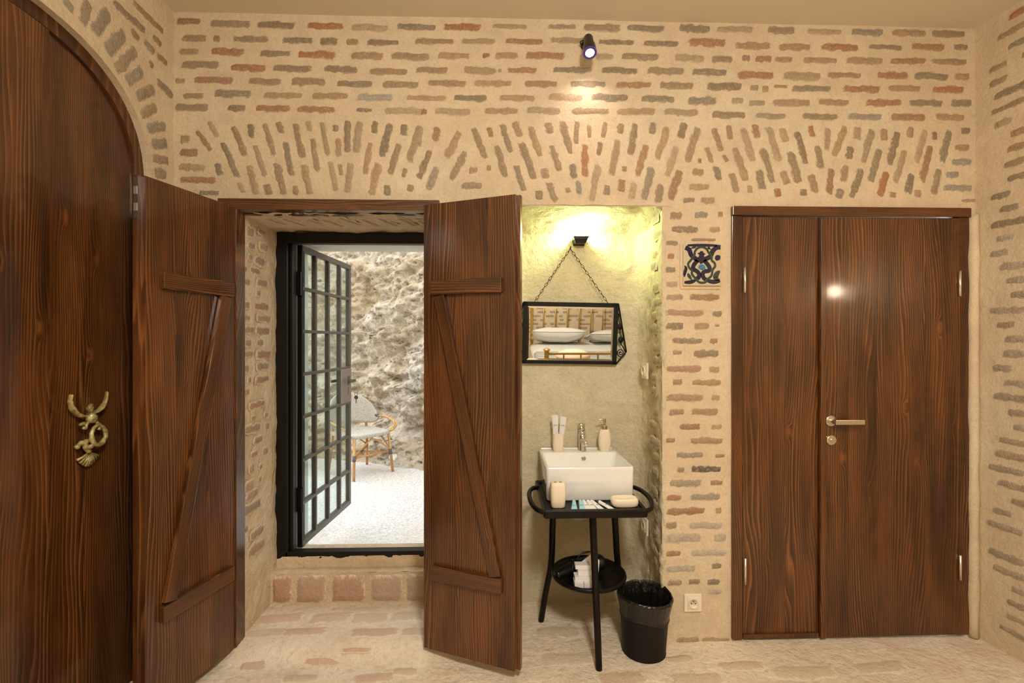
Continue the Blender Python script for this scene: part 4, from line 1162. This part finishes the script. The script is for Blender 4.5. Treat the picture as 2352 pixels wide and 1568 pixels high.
nl = at(1333, 551, NB-.05)
nlamp = thing('niche_lamp', 'small black uplight with bright bulb above the mirror', 'lamp', (nl.x, NB, nl.z))
m_ = MB(); m_.box((-.030,-.012,-.022),(.030,.02,.012)); m_.build('back_plate', M_BLACKPL, nlamp, bevel=.002)
m_ = MB(); m_.add([(-.042,-.085,.014),(.042,-.085,.014),(.042,-.005,.014),(-.042,-.005,.014),(-.026,-.060,-.018),(.026,-.060,-.018),(.026,-.005,-.018),(-.026,-.005,-.018),
          (-.036,-.079,.014),(.036,-.079,.014),(.036,-.011,.014),(-.036,-.011,.014),(-.036,-.079,.004),(.036,-.079,.004),(.036,-.011,.004),(-.036,-.011,.004)],
         [(4,7,6,5),(0,4,5,1),(1,5,6,2),(2,6,7,3),(3,7,4,0),(0,1,9,8),(1,2,10,9),(2,3,11,10),(3,0,8,11),(8,9,13,12),(9,10,14,13),(10,11,15,14),(11,8,12,15),(12,13,14,15)]); m_.build('cup', M_BLACKPL, nlamp)
m_ = MB(); m_.lathe([(0,.004),(.018,.006),(.022,.014),(.018,.022),(0,.026)], 18, Matrix.Translation((0,-.045,.0))); m_.build('bulb', M_LEDN, nlamp, smooth=True)
add_light('niche_lamp_light', 'POINT', (nl.x, NB-.055, nl.z+.05), 12, (.84,1.0,.53), shadow_soft_size=.022)

# unseen sconce added on the right wall to give the wide door its glint
sq = rpt(.90, 1.64)
scn = thing('added_wall_sconce', 'warm wall lamp added on the right brick wall, out of view', 'lamp', sq, (0, 0, -RA))
m_ = MB(); m_.box((-.015,-.04,-.06),(.01,.04,.06)); m_.build('back_plate', M_BLACKPL, scn, bevel=.004)
m_ = MB(); m_.tube(smooth_path([(-.01,0,0),(-.06,0,-.02),(-.09,0,.02)], 5), .007, 8); m_.build('arm', M_BLACKPL, scn, smooth=True)
m_ = MB(); m_.lathe([(.012,.02),(.03,.05),(.034,.08),(.022,.11),(0,.118)], 18, Matrix.Translation((-.09,0,0))); m_.build('bulb', M_BULB, scn, smooth=True)
add_light('added_sconce_light', 'POINT', sq+V((-.16,-.02,.09)), 5, (1.0,.78,.54), shadow_soft_size=.035)
# dome of the added ceiling lamp, out of view
cl = thing('added_ceiling_lamp', 'opal glass dome lamp added on the ceiling to light the room, out of view', 'lamp', (.35, -.25, ZC))
m_ = MB(); m_.lathe([(.0,-.03),(.20,-.03),(.21,-.02),(.21,.0),(0,.0)], 36); m_.build('canopy', M_BEDBRASS, cl, bevel=.003)
m_ = MB(); m_.lathe([(.0,-.135),(.09,-.128),(.16,-.10),(.19,-.06),(.195,-.03),(0,-.03)], 36); m_.build('added_lamp_dome', M_OPAL, cl, smooth=True)

# ------------------------------------------------------------------ mirror
MT = R(5.0)
mc = at(1309.5, 765, 2.566)
mir = thing('hanging_mirror', 'wide mirror in a black iron frame with leaf scrolls, hanging from two chains', 'mirror', mc, (MT, R(.9), R(0)))
mw, mh = .253, .164
fw_ = .023
m_ = MB()
for lo, hi in (((-mw,-.010,mh-fw_),(mw,.010,mh)), ((-mw,-.010,-mh),(mw,.010,-mh+fw_*.8)), ((-mw,-.010,-mh),(-mw+fw_,.010,mh)), ((mw-fw_,-.010,-mh),(mw,.010,mh))): m_.box(lo, hi)
m_.build('frame', M_IRON, mir, bevel=.0015)
m_ = MB(); a, b = mw-fw_+.002, mh-fw_+.002; b2 = mh-fw_*.8+.002; i_ = .012
e = .0011
m_.add([(-a,-.004,-b2),(a,-.004,-b2),(a,-.004,b),(-a,-.004,b),(-a+i_,-.004-e,-b2+i_),(a-i_,-.004-e,-b2+i_),(a-i_,-.004-e,b-i_),(-a+i_,-.004-e,b-i_)],
       [(4,5,6,7),(0,1,5,4),(1,2,6,5),(2,3,7,6),(3,0,4,7)]); m_.build('mirror_glass', M_MIRROR, mir)
m_ = MB(); m_.box((-a,.0,-b2),(a,.006,b)); m_.build('backing', M_BLACKPL, mir)
for sx in (-1, 1):
    m_ = MB()
    m_.tube([(sx*mw, 0, mh-.004), (sx*(mw+.052), 0, -.095), (sx*mw, 0, -mh+.004)], .0045, 6); m_.build('side_bracket', M_IRON, mir)
    m_ = MB()
    st = smooth_path([(sx*(mw+.004),-.004,.11),(sx*(mw+.006),-.004,.075),(sx*(mw+.013),-.004,.045),(sx*(mw+.014),-.004,.005),(sx*(mw+.024),-.004,-.025),(sx*(mw+.018),-.004,-.045),(sx*(mw+.038),-.004,-.078),(sx*(mw+.044),-.004,-.095)], 5)
    m_.tube(st, .003, 6)
    c0 = V((sx*(mw+.021),-.004,-.100))
    m_.tube([c0+V((sx*.024*(1-k/44)*math.cos(k*.32), 0, -.024*(1-k/44)*math.sin(k*.32))) for k in range(40)], .0028, 6); m_.build('scroll', M_IRON, mir, smooth=True)
    for (x, z) in ((.012, .040), (.018, -.030)):
        m_ = MB(); m_.lathe([(0,-.020),(.008,-.015),(.0145,-.004),(.0145,.005),(.010,.014),(0,.018)], 14, Matrix.Translation((sx*(mw+x), -.007, z)), 1, .35); m_.build('leaf', M_IRON, mir, smooth=True)
inv = (Matrix.Translation(mc) @ Euler((MT, R(.9), 0)).to_matrix().to_4x4()).inverted()
hook = inv @ at(1310, 571, NB-.018)
for sx, x in ((-1, -.196), (1, .198)):
    a = V((x, -.002, mh-.003)); b = hook
    m_ = MB(); n_ = 17; d = (b-a); L = d.length/n_; dn = d.normalized()
    s1_ = dn.cross(V((0,1,0))).normalized(); s2_ = V((0,1,0))
    for k in range(n_):
        c = a+d*((k+.5)/n_); s_ = s1_ if k % 2 else s2_
        m_.tube([c+dn*(L*.62*math.cos(q))+s_*(.0052*math.sin(q)) for q in [2*math.pi*j/12 for j in range(12)]], .0013, 5, True)
    m_.build('chain', M_IRON, mir, smooth=True)
m_ = MB(); m_.tube([hook+V((0,.03,.004)), hook+V((0,-.010,.002)), hook+V((0,-.012,.012))], .003, 6); m_.build('hook', M_IRON, mir)

# ------------------------------------------------------------------ wash stand
TZ = .672
TX = .437
tbl = thing('wash_stand', 'black bentwood tripod stand under the white washbasin', 'stand', (0,0,0))
y0, y1 = 2.055, 2.50
x0, x1 = at(1250, 1170, y0).x, at(1486, 1170, y0).x
m_ = MB(); m_.box((x0+.006, y0+.006, TZ-.016), (x1-.006, y1, TZ-.001)); m_.build('tray_board', M_BLACKWOOD, tbl, bevel=.002)
m_ = MB()
m_.box((x0, y0-.008, TZ-.026), (x1, y0+.014, TZ+.010)); m_.box((x0, y1-.012, TZ-.026), (x1, y1+.008, TZ+.008)); m_.box((x0-.004, y0-.004, TZ-.022), (x0+.012, y1, TZ+.008)); m_.box((x1-.012, y0-.004, TZ-.022), (x1+.004, y1, TZ+.008))
m_.build('tray_rim', M_BLACKWOOD, tbl, bevel=.005)
for sx, xe in ((-1, x0), (1, x1)):
    m_ = MB()
    m_.tube(smooth_path([(xe-sx*.002, y0+.005, TZ-.002), (xe+sx*.030, y0+.030, TZ+.004), (xe+sx*.050, y0+.10, TZ+.012), (xe+sx*.050, y0+.21, TZ+.016), (xe+sx*.030, y0+.29, TZ+.014), (xe-sx*.002, y0+.33, TZ+.006)], 7), .0105, 12); m_.build('side_handle', M_BLACKWOOD, tbl, smooth=True)
SZ = .285; SC = V((.437, 2.295, SZ))
feet = [(at(1376, 1531, 2.06).x, 2.062), (.222, 2.425), (.66, 2.43)]
tops = [(at(1361, 1190, 2.14).x, 2.145), (at(1272, 1190, 2.33).x, 2.33), (at(1408, 1190, 2.33).x, 2.33)]
mids = [(at(1368, 1330, 2.11).x, 2.112), (at(1266, 1300, 2.36).x, 2.36), (at(1419, 1300, 2.36).x, 2.365)]
for (fx, fy), (mx_, my), (tx, ty) in zip(feet, mids, tops):
    zf = zfloor(fx, fy)
    m_ = MB(); P = smooth_path([(fx, fy, zf-.003), ((fx*.55+mx_*.45), (fy*.55+my*.45), .15), (mx_, my, .32), ((mx_+tx)/2, (my+ty)/2, .50), (tx, ty, TZ-.014)], 7)
    m_.tube(P, [.0145+.002*(i/len(P)) for i in range(len(P))], 12); m_.build('leg', M_BLACKWOOD, tbl, smooth=True)
m_ = MB(); m_.tube(smooth_path([(tops[0][0]+.004, tops[0][1]+.005, .50), (tops[0][0]+.012, tops[0][1]+.02, .60), (tops[0][0]+.035, tops[0][1]+.05, .650), (tops[0][0]+.045, tops[0][1]+.05, .635)], 6), .008, 8); m_.build('curl_bracket', M_BLACKWOOD, tbl, smooth=True)
m_ = MB(); m_.lathe([(.0,-.004),(.150,-.004),(.172,.0),(.178,.010),(.175,.020),(.166,.020),(.162,.008),(.150,.003),(0,.002)], 48, Matrix.Translation(SC)); m_.build('shelf', M_BLACKWOOD, tbl, smooth=True)

# washbasin
bx0, bx1 = at(1253.5, 1100, 2.194).x, at(1457.5, 1100, 2.194).x
by0, by1 = 2.194, 2.588
bz0, bz1 = TZ-.001, .826
bw, bd, bh = bx1-bx0, by1-by0, bz1-bz0
basin = thing('washbasin', 'white rectangular ceramic washbasin on the black stand', 'washbasin', ((bx0+bx1)/2, (by0+by1)/2, bz0))
def rrect(hx, hy, r, n=6):
    out = []
    for cx, cy, a0 in ((hx-r, hy-r, 0), (-hx+r, hy-r, 90), (-hx+r, -hy+r, 180), (hx-r, -hy+r, 270)):
        for k in range(n+1):
            a = R(a0+90*k/n); out.append((cx+r*math.cos(a), cy+r*math.sin(a)))
    return out
def loft(rings, cap0=True, cap1=True):
    m_ = MB(); n = len(rings[0]); vs_ = [p for r in rings for p in r]; fs = []
    for i in range(len(rings)-1):
        for k in range(n): fs.append((i*n+k, i*n+(k+1) % n, (i+1)*n+(k+1) % n, (i+1)*n+k))
    if cap0: fs.append(tuple(range(n-1, -1, -1)))
    if cap1: fs.append(tuple((len(rings)-1)*n+k for k in range(n)))
    return m_.add(vs_, fs)
def ring3(hx, hy, r, z, cx=0, cy=0): return [(x+cx, y+cy, z) for x, y in rrect(hx, hy, r)]
hx, hy = bw/2, bd/2
deck = .098
bcx, bcy, bhx, bhy = 0, -(deck-.012)/2, hx-.013, (bd-deck-.012)/2
rings = [ring3(hx-.010, hy-.008, .012, 0), ring3(hx-.004, hy-.002, .014, .008), ring3(hx-.001, hy, .016, bh-.010), ring3(hx-.0015, hy-.0015, .016, bh-.002), ring3(hx-.004, hy-.004, .014, bh),
         ring3(bhx+.002, bhy+.002, .014, bh, bcx, bcy), ring3(bhx-.002, bhy-.002, .014, bh-.004, bcx, bcy), ring3(bhx-.010, bhy-.014, .03, bh-.075, bcx, bcy), ring3(bhx-.03, bhy-.035, .05, bh-.095, bcx, bcy)]
loft(rings).build('basin_body', M_CERAMIC, basin, smooth=True, bevel=0)
m_ = MB(); m_.box((-hx+.012, hy-.014, bh-.004), (hx-.012, hy-.006, bh+.006)); m_.build('back_lip', M_CERAMIC, basin, bevel=.003)
ofl = at(1341, 1056, by0+bd-deck-.012)
m_ = MB(); Mx = Matrix.Translation((ofl.x-basin.location.x, bcy+bhy-.006, bh-.030)) @ Matrix.Rotation(R(84), 4, 'X')
m_.lathe([(.0075,.0),(.0125,.0),(.0125,.004),(.0105,.006),(.0078,.005),(.0072,.001)], 22, Mx); m_.lathe([(0,0),(.0045,0),(.0040,.0035),(0,.0035)], 12, Mx); ov = m_.build('overflow_ring', M_CHROME, basin, smooth=True)
m_ = MB(); m_.lathe([(0,-.001),(.0085,-.001),(.0085,.0006),(0,.0006)], 20, Mx); m_.build('overflow_hole', M_INK, ov)

# tap
fp_ = at(1337, 1036, 2.545)
dz = bz1
tap = thing('basin_tap', 'small chrome mixer tap on the washbasin', 'tap', (fp_.x, 2.545, dz-.001))
m_ = MB(); m_.lathe([(0,0),(.0225,0),(.0225,.004),(.0200,.007),(.0195,.070),(.0180,.084),(.012,.090),(0,.091)], 28); m_.build('tap_body', M_CHROME, tap, smooth=True)
m_ = MB(); m_.tube(smooth_path([(0,0,.048),(0,-.04,.060),(0,-.085,.062),(0,-.105,.052)], 6), [.015]*6+[.0135]*7+[.012]*6, 14); m_.build('spout', M_CHROME, tap, smooth=True)
m_ = MB(); m_.lathe([(0,0),(.011,0),(.012,.006),(.010,.010),(0,.010)], 20, Matrix.Translation((0,-.104,.056)) @ Matrix.Rotation(R(155), 4, 'X')); m_.build('aerator', M_CHROME, tap, smooth=True)
m_ = MB(); m_.lathe([(0,.088),(.0175,.088),(.0180,.094),(.014,.099),(0,.100)], 24); m_.box((-.0165,-.004,.0),(.0165,.004,.052), Matrix.Translation((0,.010,.088)) @ Matrix.Rotation(R(-10), 4, 'X'))
m_.build('lever', M_CHROME, tap, smooth=True)

# soap dispenser
dp = at(1391, 1037, 2.50)
dsp = thing('soap_dispenser', 'beige stoneware soap dispenser with metal pump on the basin deck', 'soap dispenser', (dp.x, 2.525, dz-.001))
m_ = MB(); m_.lathe([(0,0),(.024,0),(.0265,.003),(.0315,.030),(.0335,.055),(.032,.085),(.0265,.108),(.023,.114),(0,.115)], 32, None, 1, .78, 3.2); m_.build('bottle', M_BEIGE, dsp, smooth=True)
m_ = MB(); m_.lathe([(0,.112),(.0145,.112),(.0145,.132),(.013,.134),(.0052,.134),(.0052,.148),(.0082,.149),(.0082,.170),(0,.171)], 22); m_.build('pump', M_NICKEL, dsp, bevel=.0006)
m_ = MB(); m_.tube(smooth_path([(.0,-.002,.164),(-.02,-.002,.166),(-.038,-.003,.164)], 4), [.0042]*5+[.003]*4, 8); m_.build('nozzle', M_NICKEL, dsp, smooth=True)

# tumbler with wrapped brushes
cp_ = at(1283, 1037, 2.50)
cup = thing('tumbler', 'beige stoneware tumbler on the basin deck holding wrapped sticks', 'tumbler', (cp_.x, 2.525, dz-.001))
m_ = MB(); m_.lathe([(0,0),(.023,0),(.026,.004),(.0285,.035),(.0295,.060),(.0285,.092),(.0282,.094),(.026,.094),(.0255,.088),(.025,.01),(0,.008)], 32, None, 1, .85, 3.4); m_.build('tumbler_body', M_BEIGE, cup, smooth=True)
def packet(dx, dy, tilt, h, lab, txt):
    root = thing('wrapped_toothbrush', lab, 'toothbrush', (cp_.x+dx, 2.525+dy, dz+.012), (R(2), R(tilt), 0), 'wrapped toothbrushes in the tumbler')
    m_ = MB(); m_.surf(lambda u, v: V(((u-.5)*(.020+.012*v), -.002-.0035*math.sin(math.pi*u)*(.6+.4*math.sin(v*9)), h*v)), 6, 14)
    m_.surf(lambda u, v: V(((u-.5)*(.020+.012*v), -.002+.0035*math.sin(math.pi*u), h*v)), 6, 14, True)
    m_.build('wrapper', M_PAPER, root, smooth=True)
    m_ = MB(); m_.tube([(0,-.001,.005),(0,-.001,h-.03)], .0028, 8); m_.build('handle', M_TUBE, root, smooth=True)
    if txt:
        cu = bpy.data.curves.new('print', 'FONT'); cu.body = txt; cu.size = .0075; cu.align_x = 'CENTER'; cu.extrude = .0001
        tmp = bpy.data.objects.new('tmp', cu); COL.objects.link(tmp)
        me = bpy.data.meshes.new_from_object(tmp.evaluated_get(bpy.context.evaluated_depsgraph_get()))
        bpy.data.objects.remove(tmp)
        o = bpy.data.objects.new('print', me); COL.objects.link(o); o.parent = root; o.location = (0, -.0068, h*.72); o.rotation_euler = (R(90), 0, 0); me.materials.append(M_INK)
    return root
packet(-.010, .006, -3, .178, 'flat white wrapped toothbrush at the back of the tumbler', '')
packet(-.011, -.004, -2, .172, 'white wrapped toothbrush in the tumbler, leaning away from the tap', 'HOTEL')
packet(.010, -.003, 6, .170, 'white wrapped toothbrush in the tumbler, leaning towards the tap', 'HOTEL')

# brush holder on the tray
q = atz(1283, 1167, TZ)
bh_ = thing('toothbrush_holder', 'beige stoneware toothbrush holder with holes on the black tray', 'toothbrush holder', (q.x, 2.130, TZ-.0015))
m_ = MB(); m_.lathe([(0,0),(.027,0),(.0305,.004),(.0325,.03),(.0340,.06),(.0335,.095),(.0310,.106),(.028,.109),(0,.109)], 32, None, 1, .82, 3.6); m_.build('holder_body', M_BEIGE, bh_, smooth=True)
m_ = MB()
for x in (-.012, .012): m_.lathe([(0,0),(.0065,0),(.0065,.001),(0,.001)], 16, Matrix.Translation((x, -.002, .1086)), 1, .8)
m_.build('hole', M_INK, bh_)
# soap dish
q = atz(1434, 1160, TZ)
sd = thing('soap_dish', 'rounded beige stoneware soap dish lying on the black tray', 'soap dish', (q.x, 2.135, TZ-.0015), (0,0,R(2)))
m_ = MB(); m_.lathe([(0,0),(.050,0),(.0575,.006),(.0600,.018),(.0590,.030),(.054,.037),(.048,.038),(.044,.034),(0,.033)], 40, None, 1, .62, 3.4); m_.build('dish_body', M_BEIGE, sd, smooth=True)
# small tubes
tubes = [(1316,1158,'aqua',-8),(1334,1158,'aqua',-3),(1345,1157,'white',3),(1358,1157,'white',9),(1372,1156,'white',20),(1392,1154,'white',32)]
for k, (px, py, kd, an) in enumerate(tubes):
    q = atz(px, py+3, TZ)
    lab = ['aqua toiletry tube next to the beige toothbrush holder', 'aqua toiletry tube touching the first white tube', 'white toiletry tube touching an aqua tube',
           'white toiletry tube, second from the aqua tubes', 'white toiletry tube with white cap, third from the aqua tubes', 'white toiletry tube with a grey cap beside the soap dish'][k]
    root = thing('toiletry_tube', lab, 'tube', (q.x, 2.100+.004*k*.3, TZ-.001), (0, 0, R(an)), 'aqua toiletry tubes' if kd == 'aqua' else 'white toiletry tubes')
    m_ = MB()
    def tf(u, v):
        a = 2*math.pi*u; w0 = .0085+.006*(1-v); h0 = .0085*v**.8+.0006
        return V((w0*math.cos(a), .075*v-.02, h0+h0*math.sin(a)))
    m_.surf(tf, 16, 10); m_.build('tube_body', M_AQUA if kd == 'aqua' else M_TUBE, root, smooth=True)
    m_ = MB(); m_.lathe([(0,0),(.0082,0),(.0078,.014),(0,.015)], 16, Matrix.Translation((0,.054,.0095)) @ Matrix.Rotation(R(-90), 4, 'X')); m_.build('cap', M_TUBE if k < 5 else M_STEELG, root, smooth=True)
    m_ = MB()
    for j in range(5): m_.box((-.007+.003*j, .012, .0098), (-.005+.003*j, .016, .0104), Matrix.Rotation(R(8.5), 4, 'X'))
    m_.build('print', M_BLUEINK, root)

# drain hose
m_ = MB(); P = smooth_path([(at(1308,1180,2.42).x,2.42,TZ-.02),(at(1309,1200,2.42).x,2.42,.56),(at(1318,1216,2.43).x,2.43,.525),(at(1335,1222,2.45).x,2.45,.512),(at(1352,1212,2.48).x,2.48,.535),(at(1352,1190,2.52).x,2.52,.575),(at(1352,1185,2.6).x,2.605,.58)], 12)
N = len(P)
m_.tube(P, [.020+(.0022*(1 if k % 2 else -1) if N*.3 < k < N*.8 else 0) for k in range(N)], 14)
tag(m_.build('drain_hose', M_HOSE, smooth=True), 'pale grey flexible drain hose looping under the washbasin', 'hose')

# hair dryer
hdz = SZ+.003
hd_ = thing('hair_dryer', 'black hair dryer lying on the round shelf behind white boxes', 'hair dryer', (.437, 2.30, hdz))
def S(px, py, y): p = at(px, py, y); return V((p.x-.437, y-2.30, p.z-hdz))
m_ = MB(); a = S(1277, 1312, 2.24); b = S(1318, 1297, 2.29)
m_.tube(smooth_path([V((a.x, a.y, .026)), V(((a.x*.5+b.x*.5), a.y*.5+b.y*.5, .032)), V((b.x, b.y, .036))], 5), [.024,.024,.024,.025,.026,.027,.028,.029,.030,.031,.032], 18, False, None, .95); m_.build('nozzle', M_BLACKPL, hd_, smooth=True)
m_ = MB(); m_.tube(smooth_path([V((b.x, b.y, .036)), V((b.x+.07, b.y+.02, .045)), V((b.x+.12, b.y+.03, .046)), V((b.x+.155, b.y+.035, .044))], 5), [.032]*6+[.036]*5+[.038,.036,.032,.026,.014], 18); m_.build('barrel', M_BLACKPL, hd_, smooth=True)
m_ = MB(); m_.tube(smooth_path([V((b.x+.10, b.y+.02, .04)), V((b.x+.09, b.y+.07, .03)), V((b.x+.05, b.y+.10, .022))], 5), .017, 12); m_.build('handle', M_BLACKPL, hd_, smooth=True)
m_ = MB()
for k in range(4):
    c = V((b.x-.012+.008*k, b.y-.002, .037)); m_.tube([c+V((.006*math.sin(q), .037*math.cos(q), .036*math.sin(q))) for q in [2*math.pi*j/20 for j in range(20)]], .003, 6, True)
m_.tube(smooth_path([V((b.x+.01, b.y-.02, .07)), V((b.x+.016, b.y-.025, .098)), V((b.x+.04, b.y-.02, .116)), V((b.x+.075, b.y-.01, .116)), V((b.x+.11, b.y+.02, .09))], 7), .003, 8)
m_.tube([V((b.x+.036, b.y-.021, .1145)), V((b.x+.07, b.y-.012, .1165))], .0048, 8); m_.build('cord', M_BLACKPL, hd_, smooth=True)
# white boxes on the shelf
def cbox(px0, px1, y, d, z, h, lab, band=False, grp='stacked white soap boxes'):
    a = at(px0, 1330, y).x; b = at(px1, 1330, y).x
    root = thing('soap_box', lab, 'box', ((a+b)/2, y+d/2, z), (0,0,R(-1)), grp)
    m_ = MB(); m_.box((-(b-a)/2, -d/2, 0), ((b-a)/2, d/2, h)); m_.build('carton', M_CARD, root, bevel=.0008)
    if band:
        m_ = MB(); m_.box((-(b-a)/2-.0003, -d/2-.0004, .0), ((b-a)/2+.0003, -d/2+.002, .004)); m_.build('band', M_VIOLET, root)
    return root
z0 = SZ+.0025
cbox(1320.5, 1341, 2.165, .055, z0, .026, 'white soap box in the bottom row, beside the hair dryer nozzle', True)
cbox(1342, 1362, 2.165, .055, z0, .026, 'white soap box in the bottom row, partly behind the front leg', True)
cbox(1321, 1357, 2.178, .050, z0+.0262, .020, 'long white soap box in the middle of the shelf stack')
cbox(1328, 1360, 2.190, .045, z0+.0464, .022, 'white soap box on top of the shelf stack, lower of two')
cbox(1322, 1356, 2.205, .040, z0+.0686, .018, 'white soap box topmost in the shelf stack')
ca, cb = at(1326, 1300, 2.25).x, at(1376, 1300, 2.25).x
root = thing('paper_bag', 'folded white laundry bag leaning behind the soap boxes', 'bag', ((ca+cb)/2, 2.252, z0), (R(-14), R(6), R(4)))
m_ = MB(); m_.add([(-.052,-.006,0),(.046,-.006,0),(.052,-.004,.085),(.012,-.004,.112),(-.040,-.004,.070),(-.052,.006,0),(.046,.006,0),(.052,.004,.085),(.012,.004,.112),(-.040,.004,.070)],
   [(0,1,2,3,4),(9,8,7,6,5),(0,5,6,1),(1,6,7,2),(2,7,8,3),(3,8,9,4),(4,9,5,0)]); m_.build('bag_body', M_CARD, root, bevel=.002)

# ------------------------------------------------------------------ waste bin
bc = V((at(1478, 1500, 2.185).x, 2.185, 0)); zb = zfloor(bc.x, bc.y)
binr = thing('waste_bin', 'black plastic waste bin with a crumpled black liner beside the stand', 'waste bin', (bc.x, bc.y, zb-.002), (R(0), R(1.2), 0))
m_ = MB(); m_.lathe([(0,0),(.094,0),(.098,.003),(.099,.008),(.097,.012),(.108,.20),(.113,.245),(.111,.247),(.106,.20),(.094,.012),(0,.010)], 48); m_.build('bin_body', M_BIN, binr, smooth=True)
m_ = MB()
def liner(u, v):
    a = 2*math.pi*u
    wr = .5*noise.noise(V((math.cos(a)*4, math.sin(a)*4, v*2)))+.5*noise.noise(V((math.cos(a)*11, math.sin(a)*11, v*3)))
    if v < .42:      # outer skirt
        t_ = v/.42; z = .170+.085*t_ + .006*math.sin(3*a+1)*(1-t_); r_ = .1075+.0175*t_**1.2 + .0035*wr*(.4+t_)
        if t_ < .06: r_ += .003
    elif v < .56:    # rolled rim
        t_ = (v-.42)/.14; z = .255+.010*math.sin(math.pi*t_)+.004*wr; r_ = .125-.012*t_+.003*wr
    else:            # inside, gathered in folds
        t_ = (v-.56)/.44; z = .255-.225*t_; r_ = .113-.022*t_ - .010*abs(math.sin(a*9+2*noise.noise(V((a, 0, 1)))))*min(1, t_*5) + .004*wr
    z += .012*math.sin(a+.5)*(1 if v < .56 else 1-t_)*0 + .004*math.sin(2*a)
    return V((r_*math.cos(a), r_*math.sin(a), z))
m_.surf(liner, 140, 60); m_.build('bin_liner', M_LINER, binr, smooth=True)
m_ = MB(); m_.lathe([(0,.02),(.088,.02),(.088,.024),(0,.024)], 32); m_.build('liner_bottom', M_LINER, binr)

# ------------------------------------------------------------------ the bed (behind the camera, seen in the mirror)
BX0, BX1, BY0, BY1 = .53, 2.13, -2.36, -.40
bed = thing('brass_bed', 'brass bed with barred head and foot, reflected in the mirror', 'bed', (0,0,0))
def post(x, y, h, r_, name):
    m_ = MB(); m_.box((x-r_, y-r_, zfloor(x, y)-.002), (x+r_, y+r_, h)); p = m_.build(name, M_BEDBRASS, bed, bevel=.003)
    m_ = MB(); m_.lathe([(0,h),(r_*1.15,h),(r_*1.7,h+.012),(r_*1.7,h+.018),(r_*.9,h+.03),(0,h+.038)], 20, Matrix.Translation((x, y, 0))); m_.build('finial', M_BEDBRASS, p, smooth=True)
FH = .765
for x in (BX0+.04, BX1): post(x, BY1, FH, .025, 'foot_post')
for x in (BX0, BX1): post(x, BY0, 1.32, .022, 'head_post')
m_ = MB(); m_.box((BX0+.04, BY1-.012, FH-.045), (BX1, BY1+.012, FH-.020)); m_.build('foot_rail', M_BEDBRASS, bed, bevel=.003)
m_ = MB(); m_.box((BX0+.04, BY1-.012, .27), (BX1, BY1+.012, .30)); m_.build('foot_rail', M_BEDBRASS, bed, bevel=.003)
m_ = MB(); m_.tube([(BX0, BY0, 1.27), (BX1, BY0, 1.27)], .015, 12); m_.build('head_rail', M_BEDBRASS, bed)
m_ = MB(); m_.tube([(BX0, BY0, .40), (BX1, BY0, .40)], .015, 12); m_.build('head_rail', M_BEDBRASS, bed)
for k in range(1, 9):
    x = BX0+.185*k
    if x < BX1-.06:
        m_ = MB(); m_.tube([(x, BY0, .40), (x, BY0, 1.27)], .011, 10); m_.build('head_bar', M_BEDBRASS, bed, smooth=True)
for k in range(1, 8):
    x = BX0+.04+.20*k
    m_ = MB(); m_.box((x-.009, BY1-.009, .29), (x+.009, BY1+.009, FH-.03)); m_.build('foot_bar', M_BEDBRASS, bed)
for x in (BX0+.01, BX1-.01):
    m_ = MB(); m_.box((x-.012, BY0, .25), (x+.012, BY1, .33)); m_.build('side_rail', M_BEDBRASS, bed, bevel=.003)
mt = thing('mattress', 'white made-up mattress on the brass bed, reflected in the mirror', 'mattress', (0,0,0))
m_ = MB()
def mat_f(u, v):
    a = 2*math.pi*u; n_ = .12
    c, s_ = math.cos(a), math.sin(a); m = (abs(c)**8+abs(s_)**8)**(-1/8)
    k = 1-.10*max(0, (v-.8)/.2)**2
    return V(((BX0+BX1)/2+((BX1-BX0)/2+.05)*c*m*k, (BY0+BY1)/2+((BY1-BY0)/2-.05)*s_*m*k,   .336+.214*v-.012*max(0,(v-.8)/.2)*0))
m_.surf(mat_f, 80, 10)
n0 = len(m_.v); m_.add([mat_f(k/80, 1.0) for k in range(80)], [tuple(range(80))]); m_.add([mat_f(k/80, 0.0) for k in range(80)], [tuple(range(79,-1,-1))])
m_.build('mattress_body', M_SHEET, mt, smooth=True)
def pillow(cx, cy, z, w, d, h, rz, tilt, label):
    root = thing('pillow', label, 'pillow', (cx, cy, z), (R(tilt), 0, R(rz)), 'white pillows on the bed')
    m_ = MB()
    def pf(s_):
        def f(u, v):
            e = (max(0, 1-abs(2*u-1)**2.6)*max(0, 1-abs(2*v-1)**2.6))**.55
            x = (u-.5)*w*(1-.10*math.sin(math.pi*v)); y = (v-.5)*d*(1-.12*math.sin(math.pi*u))
            return V((x, y, h/2+s_*(h/2*e+.003)+.012*fbm(V((x*6+cx, y*6, s_)), 3)*e))
        return f
    m_.surf(pf(1), 26, 20); m_.surf(pf(-1), 26, 20, True); m_.build('pillow_case', M_SHEET, root, smooth=True)
pillow(.90, -2.02, .585, .82, .50, .21, 2, 20, 'plump white pillow beside the barred brass post, reflected in the mirror')
pillow(1.74, -2.05, .585, .82, .50, .17, -3, 16, 'white pillow overlapping its neighbour, further from the brass post')
m_ = MB()
m_.surf(lambda u, v: V((BX0-.058+(BX1-BX0+.116)*u, BY1-.065-.90*v, .566+.008*fbm(V((u*6, v*6, 2)), 3)-(.16*max(0,(.02-u)/.02)+.16*max(0,(u-.98)/.02)))), 60, 40)
tag(m_.build('blanket', M_BLANKET, smooth=True, solid=.010), 'grey striped blanket across the foot of the bed', 'blanket')
m_ = MB(); m_.lathe([(0,0),(.12,.006),(.20,.035),(.215,.07),(.19,.105),(.11,.14),(0,.15)], 32, Matrix.Translation((.92,-.66,.585)), 1, .8)
tag(m_.build('round_cushion', M_PINK, smooth=True), 'blush pink round cushion behind the foot rail of the bed', 'cushion')
